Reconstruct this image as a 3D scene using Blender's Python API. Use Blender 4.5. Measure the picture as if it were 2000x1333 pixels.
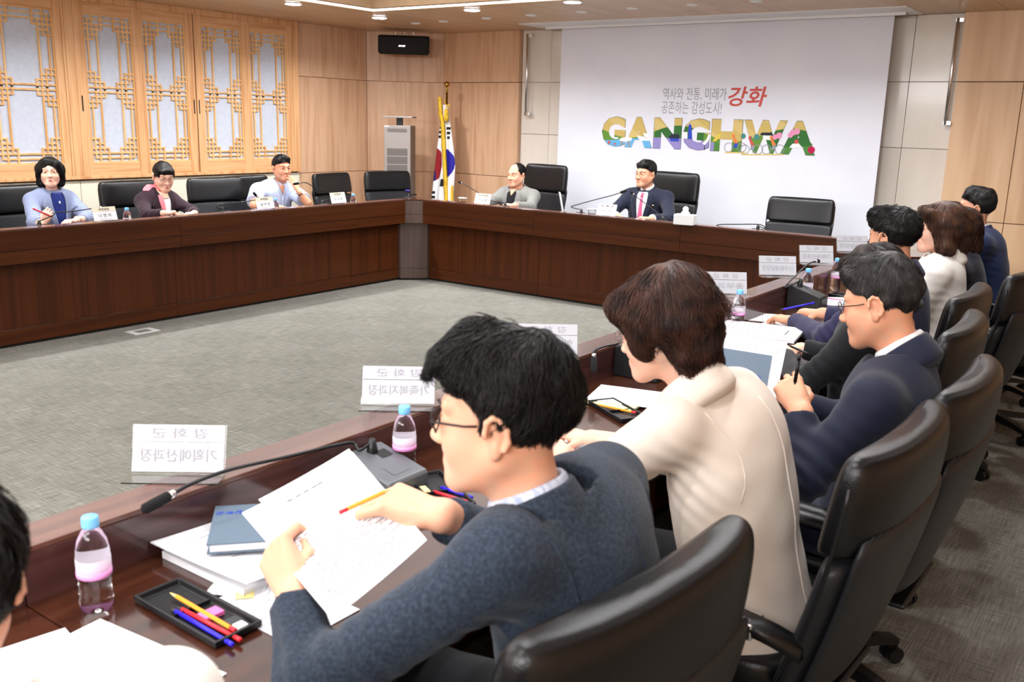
import bpy, bmesh, math, random
import numpy as np
from mathutils import Vector, Matrix
from mathutils.bvhtree import BVHTree

for _o in list(bpy.data.objects):
    bpy.data.objects.remove(_o)
scene = bpy.context.scene
COL = scene.collection
random.seed(7)
PI = math.pi
R = math.radians

# ---------------------------------------------------------------- camera
CAM_Z = 1.65
def _cam():
    yaw, pitch, roll = R(35.835), R(13.330), R(1.509)
    f = Vector((-math.sin(yaw)*math.cos(pitch), math.cos(yaw)*math.cos(pitch), -math.sin(pitch)))
    r0 = Vector((math.cos(yaw), math.sin(yaw), 0)); u0 = r0.cross(f)
    r = math.cos(roll)*r0 + math.sin(roll)*u0
    u = -math.sin(roll)*r0 + math.cos(roll)*u0
    cd = bpy.data.cameras.new('camera'); co = bpy.data.objects.new('camera', cd); COL.objects.link(co)
    m = Matrix((r, u, -f)).transposed().to_4x4(); m.translation = (0, 0, CAM_Z)
    co.matrix_world = m
    cd.sensor_width = 36; cd.lens = 1829.14*36/2000; cd.clip_start = .02
    cd.dof.use_dof = True; cd.dof.focus_distance = 4.6; cd.dof.aperture_fstop = 6.3
    scene.camera = co
_cam()
# ---------------------------------------------------------------- world, exposure
w = bpy.data.worlds.new('world'); scene.world = w; w.use_nodes = True
w.node_tree.nodes['Background'].inputs[0].default_value = (.8, .85, 1, 1)
w.node_tree.nodes['Background'].inputs[1].default_value = .3
vs = scene.view_settings
vs.view_transform = 'Standard'; vs.look = 'None'; vs.gamma = 1; vs.exposure = 0.40
vs.use_curve_mapping = False
LED = 6.0          # cove strip strength
DOWN = 20.0        # downlight lamp power (W)

def area(name, loc, sx, sy, power, rot=(0, 0, 0), col=(.98, .985, 1)):
    l = bpy.data.lights.new(name, 'AREA'); l.shape = 'RECTANGLE'; l.size = sx; l.size_y = sy
    l.energy = power; l.color = col
    o = bpy.data.objects.new(name, l); o.location = loc; o.rotation_euler = rot; COL.objects.link(o)
    return o
# added area light in the raised ceiling; unseen fills added on the camera's side
area('recess_fill', (-4.1, 3.9, 2.83), 4.4, 5.4, 68)  # added general light, no panel built for it
area('aisle_fill', (.35, 2.6, 2.63), .5, 6.5, 7)  # added fill above the aisle, no lamp known there
area('bounce_fill', (-2.6, -2.4, 2.5), 5.5, .7, 215, (R(56), 0, 0))  # added fill behind the camera, standing in for bounced flash
area('camera_fill', (.5, -1.9, 2.5), 1.4, .7, 60, (R(45), 0, R(18)))  # added fill behind the camera to brighten the sitters' backs

# ---------------------------------------------------------------- colours and materials
def lin(c):
    return tuple(((v/255)/12.92 if v/255 <= .04045 else ((v/255+.055)/1.055)**2.4) for v in c)
MATS = {}
def mat(name, rgb, rough=.5, metal=0, spec=.5, coat=0, trans=0, ior=1.45, alpha=1, sss=0, emit=None, es=0,
        cols=None, scale=1, stretch=(1, 1, 1), detail=4, lo=.35, hi=.65, bump=0, bscale=None, bstretch=None,
        rnd=False, sheen=0, distort=0, rot=(0, 0, 0)):
    """procedural principled material; cols = other colours mixed in by stretched noise"""
    if name in MATS:
        return MATS[name]
    m = bpy.data.materials.new(name); m.use_nodes = True
    nt = m.node_tree; b = nt.nodes['Principled BSDF']; N = nt.nodes.new; L = nt.links.new
    c = lin(rgb)
    b.inputs['Base Color'].default_value = (*c, 1); b.inputs['Roughness'].default_value = rough
    b.inputs['Metallic'].default_value = metal; b.inputs['Specular IOR Level'].default_value = spec
    b.inputs['Coat Weight'].default_value = coat; b.inputs['Coat Roughness'].default_value = .08
    b.inputs['Transmission Weight'].default_value = trans; b.inputs['IOR'].default_value = ior
    b.inputs['Alpha'].default_value = alpha
    if sheen: b.inputs['Sheen Weight'].default_value = sheen
    if sss:
        b.inputs['Subsurface Weight'].default_value = sss
        b.inputs['Subsurface Radius'].default_value = (.012, .005, .003)
        b.inputs['Subsurface Scale'].default_value = 1
    if emit is not None:
        b.inputs['Emission Color'].default_value = (*lin(emit), 1); b.inputs['Emission Strength'].default_value = es
    vec = None
    if cols or bump:
        tc = N('ShaderNodeTexCoord'); vec = tc.outputs['Object']
        if rnd:
            oi = N('ShaderNodeObjectInfo'); ml = N('ShaderNodeMath'); ml.operation = 'MULTIPLY'; ml.inputs[1].default_value = 37
            L(oi.outputs['Random'], ml.inputs[0]); ad = N('ShaderNodeVectorMath'); ad.operation = 'ADD'
            L(vec, ad.inputs[0]); L(ml.outputs[0], ad.inputs[1]); vec = ad.outputs[0]
    if cols:
        mp = N('ShaderNodeMapping'); mp.inputs['Scale'].default_value = stretch; mp.inputs['Rotation'].default_value = rot
        L(vec, mp.inputs['Vector'])
        nz = N('ShaderNodeTexNoise'); nz.inputs['Scale'].default_value = scale; nz.inputs['Detail'].default_value = detail
        nz.inputs['Distortion'].default_value = distort
        L(mp.outputs[0], nz.inputs['Vector'])
        cr = N('ShaderNodeValToRGB'); L(nz.outputs['Fac'], cr.inputs[0])
        allc = [rgb] + list(cols); n = len(allc)
        while len(cr.color_ramp.elements) < n: cr.color_ramp.elements.new(.5)
        for i, cc in enumerate(allc):
            e = cr.color_ramp.elements[i]; e.position = lo + (hi-lo)*i/(n-1); e.color = (*lin(cc), 1)
        L(cr.outputs[0], b.inputs['Base Color'])
    if bump:
        mp = N('ShaderNodeMapping'); mp.inputs['Scale'].default_value = bstretch or stretch
        L(vec, mp.inputs['Vector'])
        nz = N('ShaderNodeTexNoise'); nz.inputs['Scale'].default_value = bscale or scale; nz.inputs['Detail'].default_value = 5
        L(mp.outputs[0], nz.inputs['Vector'])
        bp = N('ShaderNodeBump'); bp.inputs['Strength'].default_value = min(1, bump); bp.inputs['Distance'].default_value = .004
        L(nz.outputs['Fac'], bp.inputs['Height']); L(bp.outputs[0], b.inputs['Normal'])
    MATS[name] = m
    return m

def carpet_mat():
    m = bpy.data.materials.new('carpet'); m.use_nodes = True; nt = m.node_tree; N = nt.nodes.new; L = nt.links.new
    b = nt.nodes['Principled BSDF']; b.inputs['Roughness'].default_value = .9; b.inputs['Specular IOR Level'].default_value = .15
    tc = N('ShaderNodeTexCoord')
    fac = []
    for st, sc in (((1, 26, 1), 7.5), ((26, 1, 1), 7.5), ((1, 1, 1), 1.1)):
        mp = N('ShaderNodeMapping'); mp.inputs['Scale'].default_value = st; L(tc.outputs['Object'], mp.inputs['Vector'])
        nz = N('ShaderNodeTexNoise'); nz.inputs['Scale'].default_value = sc; nz.inputs['Detail'].default_value = 5
        nz.inputs['Roughness'].default_value = .65
        L(mp.outputs[0], nz.inputs['Vector']); fac.append(nz.outputs['Fac'])
    a = N('ShaderNodeMath'); a.operation = 'ADD'; L(fac[0], a.inputs[0]); L(fac[1], a.inputs[1])
    h = N('ShaderNodeMath'); h.operation = 'MULTIPLY'; h.inputs[1].default_value = .5; L(a.outputs[0], h.inputs[0])
    cr = N('ShaderNodeValToRGB'); L(h.outputs[0], cr.inputs[0])
    e = cr.color_ramp.elements
    e[0].position = .36; e[0].color = (*lin((88, 86, 80)), 1)
    e[1].position = .64; e[1].color = (*lin((150, 148, 140)), 1)
    k = e.new(.5); k.color = (*lin((118, 116, 108)), 1)
    # half-metre carpet tiles, faintly different in tone
    bk = N('ShaderNodeTexChecker'); bk.inputs['Scale'].default_value = 2
    bk.inputs['Color1'].default_value = (1, 1, 1, 1); bk.inputs['Color2'].default_value = (.93, .93, .92, 1)
    L(tc.outputs['Object'], bk.inputs['Vector'])
    mx = N('ShaderNodeMix'); mx.data_type = 'RGBA'; mx.blend_type = 'MULTIPLY'; mx.inputs['Factor'].default_value = 1
    L(cr.outputs[0], mx.inputs['A']); L(bk.outputs['Color'], mx.inputs['B']); L(mx.outputs['Result'], b.inputs['Base Color'])
    bp = N('ShaderNodeBump'); bp.inputs['Strength'].default_value = .25; bp.inputs['Distance'].default_value = .003
    L(h.outputs[0], bp.inputs['Height']); L(bp.outputs[0], b.inputs['Normal'])
    MATS['carpet'] = m
carpet_mat()
mat('laminate', (188, 144, 110), .42, cols=[(206, 164, 130), (219, 179, 146), (202, 158, 123), (222, 184, 153)], scale=1.6, stretch=(5, 5, .35),
    detail=7, lo=.28, hi=.72, rnd=True, distort=.35, bump=.06, bscale=6, bstretch=(12, 12, .6))
mat('laminate_pale', (205, 162, 122), .42, cols=[(222, 183, 144), (232, 196, 158)], scale=1.6, stretch=(5, 5, .35),
    detail=7, lo=.3, hi=.7, rnd=True, distort=.35)
mat('ceiling_laminate', (196, 162, 128), .35, cols=[(206, 174, 140), (214, 184, 150)], scale=1.2, stretch=(6, .4, 1), detail=6, lo=.3, hi=.7, rnd=True)
mat('lattice_wood', (214, 160, 98), .45, cols=[(226, 178, 118), (234, 190, 132)], scale=3, stretch=(6, 6, .5), detail=5, rnd=True)
mat('door_wood', (200, 144, 96), .42, cols=[(216, 164, 114), (224, 176, 128), (208, 152, 102)], scale=2.2, stretch=(7, 7, .4), detail=6, rnd=True)
mat('rail_wood', (200, 144, 96), .42, cols=[(216, 164, 114), (224, 176, 128), (208, 152, 102)], scale=2.2, stretch=(7, .4, 7), detail=6, rnd=True)
mat('paper_pane', (188, 195, 209), .75, cols=[(192, 199, 212), (196, 202, 215)], scale=26, detail=6)
mat('cream_pad', (222, 217, 196), .8, cols=[(228, 223, 203)], scale=60)
mat('stone', (214, 205, 194), .18, cols=[(223, 215, 204), (229, 222, 213)], scale=2.2, stretch=(1, 1, .35), rot=(0, .6, 0), detail=7, lo=.3, hi=.7, rnd=True, coat=.2)
mat('table_wood', (56, 25, 8), .4, spec=.25, cols=[(64, 30, 10), (74, 35, 13), (60, 27, 9)], scale=2.4, stretch=(9, 9, .2), detail=6, lo=.3, hi=.72, rnd=True)
mat('table_band_y', (56, 25, 8), .4, spec=.25, cols=[(64, 30, 10), (73, 36, 13), (60, 27, 9)], scale=2.4, stretch=(9, .25, 9), detail=6, lo=.3, hi=.72, rnd=True)
mat('table_band_x', (56, 25, 8), .4, spec=.25, cols=[(64, 30, 10), (73, 36, 13), (60, 27, 9)], scale=2.4, stretch=(.25, 9, 9), detail=6, lo=.3, hi=.72, rnd=True)
mat('table_top_wood', (44, 20, 12), .18, coat=.5, cols=[(60, 30, 19), (72, 38, 24), (52, 26, 16)], scale=2.6, stretch=(9, .35, 9), detail=7, lo=.3, hi=.72, rnd=True)
mat('head_top_wood', (44, 20, 12), .18, coat=.5, cols=[(60, 30, 19), (72, 38, 24), (52, 26, 16)], scale=2.6, stretch=(.35, 9, 9), detail=7, lo=.3, hi=.72, rnd=True)
mat('ledge_wood', (80, 48, 38), .24, coat=.4, cols=[(92, 58, 46), (104, 67, 53)], scale=2.6, stretch=(9, .35, 9), detail=6, rnd=True)  # brown lightened in colour for the ceiling light the ledge reflects
mat('ledge_reflect_wood_x', (80, 48, 38), .24, coat=.4, cols=[(92, 58, 46), (104, 67, 53)], scale=2.6, stretch=(.35, 9, 9), detail=6, rnd=True)  # same lightened reflection tone, grain along the head run
mat('riser_reflect_wood', (66, 38, 36), .2, coat=.4, cols=[(76, 45, 42), (60, 34, 31)], scale=2.6, stretch=(9, .35, 9), detail=6, rnd=True)  # purplish tint puts a reflection into the riser's colour
mat('corner_post', (74, 58, 52), .35, cols=[(84, 67, 60)], scale=4, stretch=(8, 8, .4))
mat('shadow_gap', (16, 12, 10), .8)
mat('white_paint', (236, 238, 240), .4)
mat('banner', (224, 227, 238), .7, cols=[(230, 232, 241)], scale=2)
mat('chrome', (228, 228, 230), .26, metal=1)
mat('led', (255, 255, 255), .5, emit=(252, 252, 255), es=LED)
mat('lamp_disc', (255, 255, 255), .5, emit=(245, 246, 255), es=26)
mat('black_leather', (10, 10, 12), .32, bump=.18, bscale=260, bstretch=(1, 1, 1), spec=.5)
mat('dark_leather', (28, 29, 33), .42, bump=.18, bscale=260, spec=.45)
mat('black_plastic', (17, 17, 19), .42)
mat('dark_plastic', (52, 54, 58), .4)
mat('paper', (228, 228, 232), .8)
mat('ink', (70, 70, 76), .8)
mat('pale_ink', (150, 151, 158), .8)

# ---------------------------------------------------------------- mesh helpers
def link(o, parent=None):
    COL.objects.link(o)
    if parent is not None: o.parent = parent
    return o
def tag(o, label=None, cat=None, group=None, kind=None):
    if label: o['label'] = label
    if cat: o['category'] = cat
    if group: o['group'] = group
    if kind: o['kind'] = kind
    return o
def thing(name, label, cat, loc=(0, 0, 0), rz=0, group=None):
    o = bpy.data.objects.new(name, None); o.empty_display_size = .05
    o.location = loc; o.rotation_euler = (0, 0, rz); link(o)
    return tag(o, label, cat, group)
def copy_tree(o, parent=None):
    c = o.copy(); COL.objects.link(c); c.parent = parent
    for ch in list(o.children): copy_tree(ch, c)
    return c
def ortho(d):
    d = Vector(d).normalized(); a = Vector((0, 0, 1)) if abs(d.z) < .9 else Vector((1, 0, 0))
    u = d.cross(a).normalized(); return u, d.cross(u)
class MB:
    """collects shapes; build() links them as one mesh object"""
    def __init__(s): s.v = []; s.f = []; s.m = []; s.mi = 0
    def add(s, vs, fs):
        n = len(s.v); s.v += [tuple(v) for v in vs]
        s.f += [tuple(i+n for i in f) for f in fs]; s.m += [s.mi]*len(fs); return s
    def box(s, a, b):
        x0, y0, z0 = (min(a[i], b[i]) for i in range(3)); x1, y1, z1 = (max(a[i], b[i]) for i in range(3))
        return s.add([(x0,y0,z0),(x1,y0,z0),(x1,y1,z0),(x0,y1,z0),(x0,y0,z1),(x1,y0,z1),(x1,y1,z1),(x0,y1,z1)],
                     [(3,2,1,0),(4,5,6,7),(0,1,5,4),(1,2,6,5),(2,3,7,6),(3,0,4,7)])
    def cbox(s, c, d): return s.box([c[i]-d[i]/2 for i in range(3)], [c[i]+d[i]/2 for i in range(3)])
    def prism(s, poly, z0, z1):
        """poly: xy points counter-clockwise"""
        n = len(poly)
        return s.add([(x, y, z0) for x, y in poly]+[(x, y, z1) for x, y in poly],
                     [tuple(range(n-1, -1, -1)), tuple(range(n, 2*n))]+[(i, (i+1) % n, n+(i+1) % n, n+i) for i in range(n)])
    def ring_loft(s, rings, cap=True, closed=True):
        k = len(rings[0]); n = len(s.v); vs = [p for r in rings for p in r]; fs = []
        for i in range(len(rings)-1):
            for j in range(k if closed else k-1):
                j2 = (j+1) % k
                fs.append((i*k+j, i*k+j2, (i+1)*k+j2, (i+1)*k+j))
        if cap and closed:
            fs.append(tuple(range(k-1, -1, -1))); fs.append(tuple((len(rings)-1)*k+j for j in range(k)))
        return s.add(vs, fs)
    def lathe(s, prof, n=20, c=(0, 0, 0)):
        """prof: (radius, z)"""
        return s.ring_loft([[(c[0]+r*math.cos(2*PI*j/n), c[1]+r*math.sin(2*PI*j/n), c[2]+z) for j in range(n)] for r, z in prof])
    def tube(s, pts, r, n=8):
        pts = [Vector(p) for p in pts]; rs = r if isinstance(r, (list, tuple)) else [r]*len(pts)
        rings = []; u = None
        for i, p in enumerate(pts):
            d = (pts[min(i+1, len(pts)-1)]-pts[max(i-1, 0)]).normalized()
            if u is None: u, v = ortho(d)
            else:
                u = (u-d*u.dot(d))
                u = u.normalized() if u.length > 1e-6 else ortho(d)[0]
                v = d.cross(u)
            rings.append([p+(u*math.cos(2*PI*j/n)+v*math.sin(2*PI*j/n))*rs[i] for j in range(n)])
        return s.ring_loft(rings)
    def strip(s, pts, wdt, up, th):
        """flat ribbon along pts, width along (dir x up)"""
        pts = [Vector(p) for p in pts]; up = Vector(up); rings = []
        for i, p in enumerate(pts):
            d = (pts[min(i+1, len(pts)-1)]-pts[max(i-1, 0)]).normalized(); sd = d.cross(up).normalized(); uu = sd.cross(d)
            rings.append([p-sd*wdt/2, p+sd*wdt/2, p+sd*wdt/2+uu*th, p-sd*wdt/2+uu*th])
        return s.ring_loft(rings)
    def ell(s, c, r, n=14, m=9):
        rings = []
        for i in range(1, m):
            t = PI*i/m; rings.append([(c[0]+r[0]*math.sin(t)*math.cos(2*PI*j/n), c[1]+r[1]*math.sin(t)*math.sin(2*PI*j/n), c[2]-r[2]*math.cos(t)) for j in range(n)])
        return s.ring_loft(rings)
    def xf(s, M, start=0):
        s.v[start:] = [tuple(M @ Vector(v)) for v in s.v[start:]]; return s
    def mesh(s, name, mats, smooth=False):
        me = bpy.data.meshes.new(name); me.from_pydata(s.v, [], s.f)
        for m in (mats if isinstance(mats, (list, tuple)) else [mats]):
            me.materials.append(MATS[m] if isinstance(m, str) else m)
        if any(s.m): me.polygons.foreach_set('material_index', s.m)
        if smooth: me.polygons.foreach_set('use_smooth', [True]*len(me.polygons))
        me.update(); return me
    def build(s, name, mats, parent=None, smooth=False, bev=0, seg=2, loc=None, auto=None, sub=0):
        o = bpy.data.objects.new(name, s.mesh(name, mats, smooth or bool(auto))); link(o, parent)
        if loc: o.location = loc
        if bev:
            b = o.modifiers.new('bevel', 'BEVEL'); b.width = bev; b.segments = seg; b.limit_method = 'ANGLE'; b.angle_limit = R(35)
        if sub:
            m = o.modifiers.new('sub', 'SUBSURF'); m.levels = sub; m.render_levels = sub
        if auto: o.data.set_sharp_from_angle(angle=R(auto))
        return o
def struct(name, mb, m, **k):
    o = mb.build(name, m, **k) if mb else link(bpy.data.objects.new(name, None)); o['kind'] = 'structure'; return o
_ts = bpy.data.scenes.new('lettering_work')
def text_mesh(txt, size, depth=.0006, bold=0, align='CENTER', shear=0, spacing=1):
    cu = bpy.data.curves.new('text', 'FONT'); cu.body = txt; cu.size = size; cu.extrude = depth/2; cu.offset = bold
    cu.align_x = align; cu.align_y = 'CENTER'; cu.shear = shear; cu.space_character = spacing; cu.resolution_u = 3
    o = bpy.data.objects.new('text', cu); _ts.collection.objects.link(o)
    vl = _ts.view_layers[0]; vl.update()
    me = bpy.data.meshes.new_from_object(o.evaluated_get(vl.depsgraph))
    bpy.data.objects.remove(o); bpy.data.curves.remove(cu)
    return me
def text_obj(name, txt, size, m, parent, M4, bold=0, fit=None, mirror=False, **k):
    """lettering; text lies in local xy facing +z, placed by M4; fit = (width, height)"""
    me = text_mesh(txt, size, bold=bold, **k)
    if fit and len(me.vertices):
        co = np.empty(len(me.vertices)*3); me.vertices.foreach_get('co', co); co = co.reshape(-1, 3)
        lo, hi = co.min(0), co.max(0); c = (lo+hi)/2
        co[:, 0] = (co[:, 0]-c[0])*fit[0]/max(1e-6, hi[0]-lo[0]); co[:, 1] = (co[:, 1]-c[1])*fit[1]/max(1e-6, hi[1]-lo[1])
        me.vertices.foreach_set('co', co.ravel())
    if mirror: me.transform(Matrix.Scale(-1, 4, (1, 0, 0))); me.flip_normals()
    me.transform(M4); me.materials.clear(); me.materials.append(MATS[m])
    o = bpy.data.objects.new(name, me); link(o, parent); return o
def frame(o, x, y, z=None):
    """4x4 from origin and local x, y directions"""
    x = Vector(x).normalized(); y = Vector(y); z = x.cross(y).normalized(); y = z.cross(x)
    m = Matrix((x, y, z)).transposed().to_4x4(); m.translation = o; return m

# ---------------------------------------------------------------- the room
XL, YF, ZC = -8.5, 9.2, 2.65
XR, YB = 1.9, -3.2
floor = struct('floor', MB().box((XL-.1, YB, -.05), (XR, YF+.1, 0)), 'carpet')

# left wall: backing with a row of door windows, cream pads below, laminate to the corner
wl = struct('wall_left', MB().box((XL-.12, YB, 0), (XL-.02, 8.6, ZC+.25)), 'laminate')
def panel(parent, a, b, m='laminate', name='panel', bev=.003): return MB().box(a, b).build(name, m, parent, bev=bev)
for z0, z1 in ((0, .972), (.978, 2.062), (2.068, ZC)):
    panel(wl, (XL-.02, 7.44, z0), (XL, 8.575, z1))
# chamfered corner
ca, cb = Vector((XL, 8.58, 0)), Vector((-7.79, YF, 0)); cd_ = (cb-ca).normalized(); cn = Vector((cd_.y, -cd_.x, 0))
if cn.dot(Vector((1, -1, 0))) < 0: cn = -cn
q = [ca-cn*.02, cb-cn*.02, cb-cn*.12, ca-cn*.12]
wc = struct('wall_corner', MB().prism([(p.x, p.y) for p in q], 0, ZC), 'laminate')
for z0, z1 in ((0, .972), (.978, 2.062), (2.068, ZC)):
    q = [ca, cb, cb-cn*.02, ca-cn*.02]
    MB().prism([(p.x, p.y) for p in q], z0, z1).build('panel', 'laminate', wc, bev=.003)
# front wall
wf = struct('wall_front', MB().box((-7.85, YF+.06, 0), (XR, YF+.16, ZC)), 'shadow_gap')
for x0, x1, dy in ((-7.79, -7.275, 0), (-7.27, -6.625, -.03)):
    for z0, z1 in ((0, .972), (.978, 2.066), (2.072, ZC)):
        panel(wf, (x0, YF+dy, z0), (x1, YF+.06, z1))
xs = [-6.62, -6.22, -5.62, -5.02, -4.42, -3.82, -3.22, -2.62, -2.3, -1.893]
zs = [0, .27, .88, 1.485, 2.072, ZC]
for i in range(len(xs)-1):
    for j in range(len(zs)-1):
        panel(wf, (xs[i]+.002, YF+.03, zs[j]+.002), (xs[i+1]-.002, YF+.06, zs[j+1]-.002), 'stone', 'tile', .002)
for x0, x1 in ((-1.89, -1.36), (-1.355, -.5), (-.495, .6), (.605, XR)):
    for z0, z1 in ((0, .87), (.876, 2.066), (2.072, ZC)):
        panel(wf, (x0, YF-.03, z0), (x1, YF+.06, z1), 'laminate_pale')
# walls behind the camera close the room
struct('wall_right', MB().box((XR, YB, 0), (XR+.1, YF+.16, ZC)), 'laminate_pale')
struct('wall_back', MB().box((XL-.12, YB-.1, 0), (XR+.1, YB, ZC)), 'laminate_pale')

# ceiling: boards round a raised centre with a light strip on its rim
cx0, cx1, cy0, cy1 = -6.89, -1.4, .8, 7.045; LW = .3
ceil = struct('ceiling', MB().box((XL-.12, YB-.1, ZC+.25), (XR+.1, YF+.16, ZC+.3)), 'ceiling_laminate')
def board(a, b):
    MB().box((a[0]+.002, a[1]+.002, ZC), (b[0]-.002, b[1]-.002, ZC+.02)).build('panel', 'ceiling_laminate', ceil)
def boards(x0, x1, y0, y1, nx, ny):
    for i in range(nx):
        for j in range(ny):
            board((x0+(x1-x0)*i/nx, y0+(y1-y0)*j/ny), (x0+(x1-x0)*(i+1)/nx, y0+(y1-y0)*(j+1)/ny))
boards(XL-.12, XR+.1, cy1, 8.15, 6, 1); boards(XL-.12, XR+.1, 8.15, YF+.1, 6, 1)
boards(XL-.12, cx0, YB, cy1, 1, 5); boards(cx1, XR+.1, YB, cy1, 2, 5); boards(cx0, cx1, YB, cy0, 3, 2)
o_, i_ = (cx0, cx1, cy0, cy1), (cx0+LW, cx1-LW, cy0+LW, cy1-LW)
mb = MB()
mb.box((cx0, cy0, ZC+.012), (cx0+LW, cy1, ZC+.03)); mb.box((cx1-LW, cy0, ZC+.012), (cx1, cy1, ZC+.03))
mb.box((cx0+LW, cy1-LW, ZC+.012), (cx1-LW, cy1, ZC+.03)); mb.box((cx0+LW, cy0, ZC+.012), (cx1-LW, cy0+LW, ZC+.03))
lo = mb.build('cove_light', 'led'); tag(lo, 'bright white light strip round the raised centre of the ceiling', 'ceiling light')
mb = MB()
for a, b in (((i_[0]-.02, i_[2]-.02), (i_[0]+.06, i_[3]+.02)), ((i_[1]-.06, i_[2]-.02), (i_[1]+.02, i_[3]+.02)),
             ((i_[0]+.06, i_[3]-.06), (i_[1]-.06, i_[3]+.02)), ((i_[0]+.06, i_[2]-.02), (i_[1]-.06, i_[2]+.06))):
    mb.box((*a, ZC-.02), (*b, ZC+.2))
struct('trim_1', mb, 'ceiling_laminate')
struct('trim_2', MB().box((i_[0]+.06, i_[2]+.06, ZC+.2), (i_[1]-.06, i_[3]-.06, ZC+.24)), 'white_paint')

# downlights: ring, bright lens and lamp
DL = [(-7.12, 6.23), (-7.22, 7.48), (-5.84, 7.3), (-4.63, 7.17), (-3.4, 7.2), (-2.2, 7.25), (-7.1, 4.9), (-7.1, 3.5), (-7.1, 2.0),
      (-.95, 6.2), (-.95, 4.9), (-.95, 3.6), (-.95, 2.3), (-.95, 1.0), (-.95, -.3), (-4.2, .1), (-2.6, .1), (-5.8, .1)]
ring = MB(); ring.lathe([(.062, .001), (.085, 0), (.085, -.006), (.066, -.008), (.062, -.003)], 28)
rm = ring.mesh('ring', 'white_paint', True)
lm = MB().lathe([(.0, -.011), (.07, -.011), (.074, -.007), (.074, .0), (0, .0)], 28).mesh('lens', 'lamp_disc')
DLL = ['lit round downlight above the lattice windows, left of the cove corner', 'lit round downlight in the ceiling corner above the wall loudspeaker',
       'lit round downlight above the flag, right of the cove corner', 'lit round downlight left of the ceiling slot of the screen']
for k, (x, y) in enumerate(DL):
    l = bpy.data.lights.new('downlight_lamp', 'AREA'); l.shape = 'DISK'; l.size = .12; l.color = (.98, .985, 1); l.spread = R(150)
    l.energy = DOWN*(.4 if x > -2 and y < 6.5 else 1)  # the unseen row over the near seats is added to brighten them
    lo = bpy.data.objects.new('downlight_lamp', l)
    if k < 4:       # the four in view have their fittings
        t = thing('downlight', DLL[k], 'ceiling light', (x, y, ZC), 0, 'ceiling downlights')
        link(bpy.data.objects.new('ring', rm), t); link(bpy.data.objects.new('lens', lm), t); link(lo, t); lo.location = (0, 0, -.02)
    else: link(lo); lo.location = (x, y, ZC-.015)
# small ceiling discs (detectors and grilles)
dm = MB().lathe([(0, 0), (.055, 0), (.055, -.004), (.046, -.012), (0, -.013)], 24).mesh('ceiling_disc', 'white_paint', True)
for k_, (x, y) in enumerate(((-7.25, 8.08), (-6.81, 8.03), (-6.175, 7.956), (-5.578, 7.9), (-4.955, 7.83), (-4.377, 7.77), (-3.775, 7.74), (-3.2, 7.73))):
    tag(link(bpy.data.objects.new('ceiling_disc', dm)), ('first', 'second', 'third', 'fourth', 'fifth', 'sixth', 'seventh', 'eighth')[k_]+' small unlit white ceiling disc counted from the loudspeaker corner', 'ceiling fitting', 'small ceiling discs').location = (x, y, ZC)

# ---------------------------------------------------------------- lattice windows on the left wall
WZ0, WZ1 = 1.0, 2.62
def lattice(w, h):
    """bars of one panel as (x0, y0, x1, y1) in units, from the lower left"""
    u = .0446; Wn = w/u; H = h/u; c = H/2; out = []
    for k, a, b, in ((1, 1, Wn-1), (2, 0, Wn)):
        out.append((a, k, b, k)); out.append((a, H-k, b, H-k))
    out += [(0, c-.5, Wn, c-.5), (0, c+.5, Wn, c+.5)]
    for sx in (0, 1):
        X = (lambda v: v) if sx == 0 else (lambda v: Wn-v)
        out += [(X(1), 1, X(1), c-2), (X(1), c+2, X(1), H-1), (X(3), 2, X(3), H-2)]
        for sy in (0, 1):
            Y = (lambda v: v) if sy == 0 else (lambda v: H-v)
            out += [(X(0), Y(3), X(4), Y(3)), (X(1), Y(4), X(3), Y(4)), (X(0), Y(5), X(2), Y(5)), (X(2), Y(0), X(2), Y(5)), (X(4), Y(0), X(4), Y(3))]
            D = (lambda v: c-v) if sy == 0 else (lambda v: c+v)
            out += [(X(2), D(1.5), X(4), D(1.5)), (X(0), D(2.5), X(3), D(2.5)), (X(0), D(3.5), X(2), D(3.5)), (X(2), D(0), X(2), D(3.5)), (X(4), D(0), X(4), D(1.5)), (X(1), D(1.5), X(2), D(1.5))]
    return u, out
def window(n, y0, y1, s0, s1):
    """y0..y1 the glazed opening, s0/s1 stile widths"""
    zb, zt = 1.15, 2.49
    W = struct('window_%d' % n, None, None)
    for a, b, nm in (((XL+.015, y0-s0, WZ0+.03), (XL+.055, y0, WZ1-.03), 'stile'), ((XL+.015, y1, WZ0+.03), (XL+.055, y1+s1, WZ1-.03), 'stile')):
        MB().box(a, b).build(nm, 'door_wood', W, bev=.003)
    for a, b in (((XL+.017, y0, WZ0+.03), (XL+.052, y1, zb)), ((XL+.017, y0, zt), (XL+.052, y1, WZ1-.03))):
        MB().box(a, b).build('rail', 'rail_wood', W, bev=.003)
    MB().box((XL+.02, y0, zb), (XL+.026, y1, zt)).build('pane', 'paper_pane', W)
    u, L = lattice(y1-y0, zt-zb); mb = MB(); r = .0072
    for x0, a0, x1, a1 in L:
        A, B, C_, D_ = y0+min(x0, x1)*u, y0+max(x0, x1)*u, zb+min(a0, a1)*u, zb+max(a0, a1)*u
        hz = abs(a0-a1) < 1e-6
        e_ = 0 if hz else .0006; mb.box((XL+.027, A-r+e_, C_-r+e_*.8), (XL+(.043 if hz else .044), B+r-e_, D_+r-e_*.8))
    mb.box((XL+.027, y0, zb), (XL+.046, y0+.012, zt)); mb.box((XL+.027, y1-.012, zb), (XL+.046, y1, zt))
    mb.box((XL+.027, y0, zt-.012), (XL+.0455, y1, zt)); mb.box((XL+.027, y0, zb), (XL+.0455, y1, zb+.012))
    tag(mb.build('lattice', 'lattice_wood', W), kind='stuff')
    # finger pull
    return W
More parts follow.
